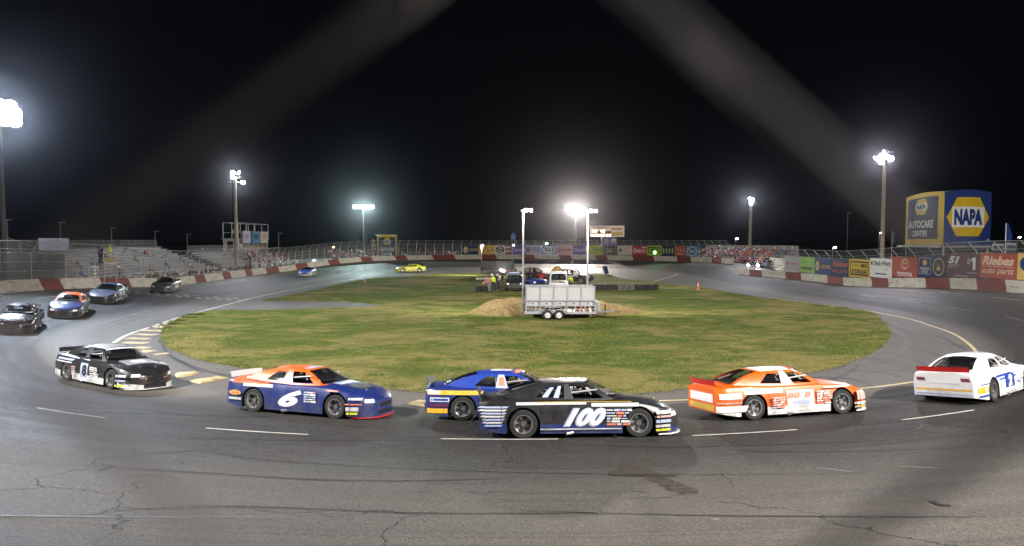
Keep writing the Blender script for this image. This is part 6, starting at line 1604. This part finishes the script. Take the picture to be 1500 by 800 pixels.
cone(1022.5, 424, .78, M_CONE, 'orange cone on the right edge of the grass'); cone(534, 413.5, .75, mat('faded_cone_plastic', (.62, .24, .17), .6), 'faded cone on the left edge of the grass', r=.09); cone(708, 416.5, .3, M_CONE, 'tiny orange cone left of the rescue pickup')
# leaning blue barrel-like board at the far right of the infield
p = gp(889, 402.5, 0.); o = thing('leaning_sign', 'dark blue tilted sign board with a pale edge on the bare ground', 'sign', p)
M = Matrix.Rotation(.35, 3, 'Y')
mb = MB(); mb.box((-.15, 0, .72), (.10, .7, 1.2), V['blue'], M=Matrix.Rotation(-.30, 3, 'Y') @ Matrix.Rotation(.9, 3, 'Z')); mb.build('panel', o)
mb = MB(); mb.box((-.30, .12, .80), (.06, .66, 1.25), V['white'], M=Matrix.Rotation(-.30, 3, 'Y') @ Matrix.Rotation(.9, 3, 'Z')); mb.build('back_panel', o)
mb = MB(); mb.tube([(.1, 0, 0), (-.1, 0, .7)], .03, M_DSTEEL, 6); mb.build('prop', o)
# low wire fence at the far end of the infield
root = thing('wire_fence', 'low wire fence of thin stakes along the far end of the infield', 'fence')
x0 = gp(782, 400, 0.); n = 12
for k in range(n + 1): mb = MB(); xx = 3.6 + k * 1.25; mb.tube([(xx, 111.5, -.1), (xx, 111.5, 1.05)], .025, M_STEEL, 6); mb.build('stake', root)
mb = MB()
for zz in (.4, .7, 1.0): mb.tube([(3.6, 111.5, zz), (3.6 + n * 1.25, 111.5, zz)], .010, M_STEEL, 5)
mb.build('wire', root)
p = gp(696, 409, 0.)
mb = MB(); mb.box((0, 0, .12), (3.2, .9, .24), M_CONC); o = mb.build('concrete_slab', loc=(-3.3, 92.5, .0)); tag(o, 'low pale slab lying in front of the dark trailer', 'slab')

# ================================================================== CAMERA, SKY, RENDER
w = bpy.data.worlds.new('World'); SC.world = w; w.use_nodes = True
bg = w.node_tree.nodes['Background']
sky = w.node_tree.nodes.new('ShaderNodeTexSky'); sky.sky_type = 'NISHITA'; sky.sun_disc = False; sky.sun_elevation = math.radians(-4.); sky.sun_rotation = math.radians(200)
mixn = w.node_tree.nodes.new('ShaderNodeMix'); mixn.data_type = 'RGBA'; mixn.inputs[0].default_value = .985; mixn.inputs[7].default_value = (.0005, .0006, .0011, 1)
w.node_tree.links.new(sky.outputs[0], mixn.inputs[6]); w.node_tree.links.new(mixn.outputs[2], bg.inputs[0]); bg.inputs[1].default_value = 1.
# haze volume added to give the lamps a bloom-like glow
hz = MB(); hz.box((0, 110, 16), (560, 320, 36.), None); me = bpy.data.meshes.new('haze'); me.from_pydata(hz.v, [], hz.f)
m = bpy.data.materials.new('glow_haze'); m.use_nodes = True; m.node_tree.nodes.remove(m.node_tree.nodes['Principled BSDF']); pv = m.node_tree.nodes.new('ShaderNodeVolumePrincipled')
pv.inputs['Color'].default_value = (.9, .92, 1., 1); pv.inputs['Density'].default_value = .00008; pv.inputs['Anisotropy'].default_value = .955
m.node_tree.links.new(pv.outputs[0], m.node_tree.nodes['Material Output'].inputs['Volume']); me.materials.append(m)
o = bpy.data.objects.new('haze', me); COL.objects.link(o); tag(o, 'thin added haze standing in for bloom round the floodlights', 'haze', kind='stuff')
cam = bpy.data.cameras.new('camera'); cam.lens = 24.; cam.sensor_width = 36.; cam.sensor_fit = 'HORIZONTAL'; cam.clip_start = .02; cam.clip_end = 6000
co = bpy.data.objects.new('camera', cam); COL.objects.link(co); co.location = (0, 0, CAMZ); co.rotation_euler = (PI / 2 - PITCH, 0, 0); SC.camera = co
cam.dof.use_dof = True; cam.dof.focus_distance = 45.; cam.dof.aperture_fstop = 5.4
# the chain-link spectator fence the photograph was taken through: two-inch mesh, wire coloured dark to stand in for shade
def spectator_fence():
    root = thing('chain_link_fence', 'dark chain link spectator fence close in front of the photographer, far out of focus', 'fence')
    Y = .052; cz, hh_ = CAMZ + (352 - 513) / 1000 * Y, .650 * Y
    mw = mat('shade_dark_wire', (.045, .041, .045), .5)
    mb = MB()
    for i in range(-40, 40):
        pts = []
        for k in range(-36, 23):
            m_ = i if (i + k) % 2 else i + 1
            pts.append(((.007 + .823 * m_ + .037 * k) * Y, Y + (.0012 if m_ == i else -.0012), CAMZ + (352 - 513 - 46.5 * m_ + 650 * k) / 1000 * Y))
        mb.tube(pts, .00105, mw, 6)
    mb.build('wire_mesh', root, smooth=50)
    for sx in (-1.62, 1.66): mb = MB(); mb.tube([(sx, Y + .04, 2.5), (sx, Y + .04, cz + hh_ * 22)], .03, M_STEEL, 10); mb.build('post', root)
    mb = MB(); mb.tube([(-1.7, Y + .03, cz + hh_ * 22), (1.7, Y + .03, cz + hh_ * 21)], .02, M_STEEL, 10); mb.build('top_rail', root)
spectator_fence()
SC.render.resolution_x, SC.render.resolution_y = 1024, 546
vs_ = SC.view_settings; vs_.view_transform = 'Standard'; vs_.look = 'None'; vs_.exposure = 1.; vs_.gamma = 1.
cy = SC.cycles; cy.use_denoising = True; cy.max_bounces = 5; cy.diffuse_bounces = 2; cy.glossy_bounces = 3; cy.transparent_max_bounces = 12; cy.sample_clamp_indirect = 4.; cy.caustics_reflective = cy.caustics_refractive = False
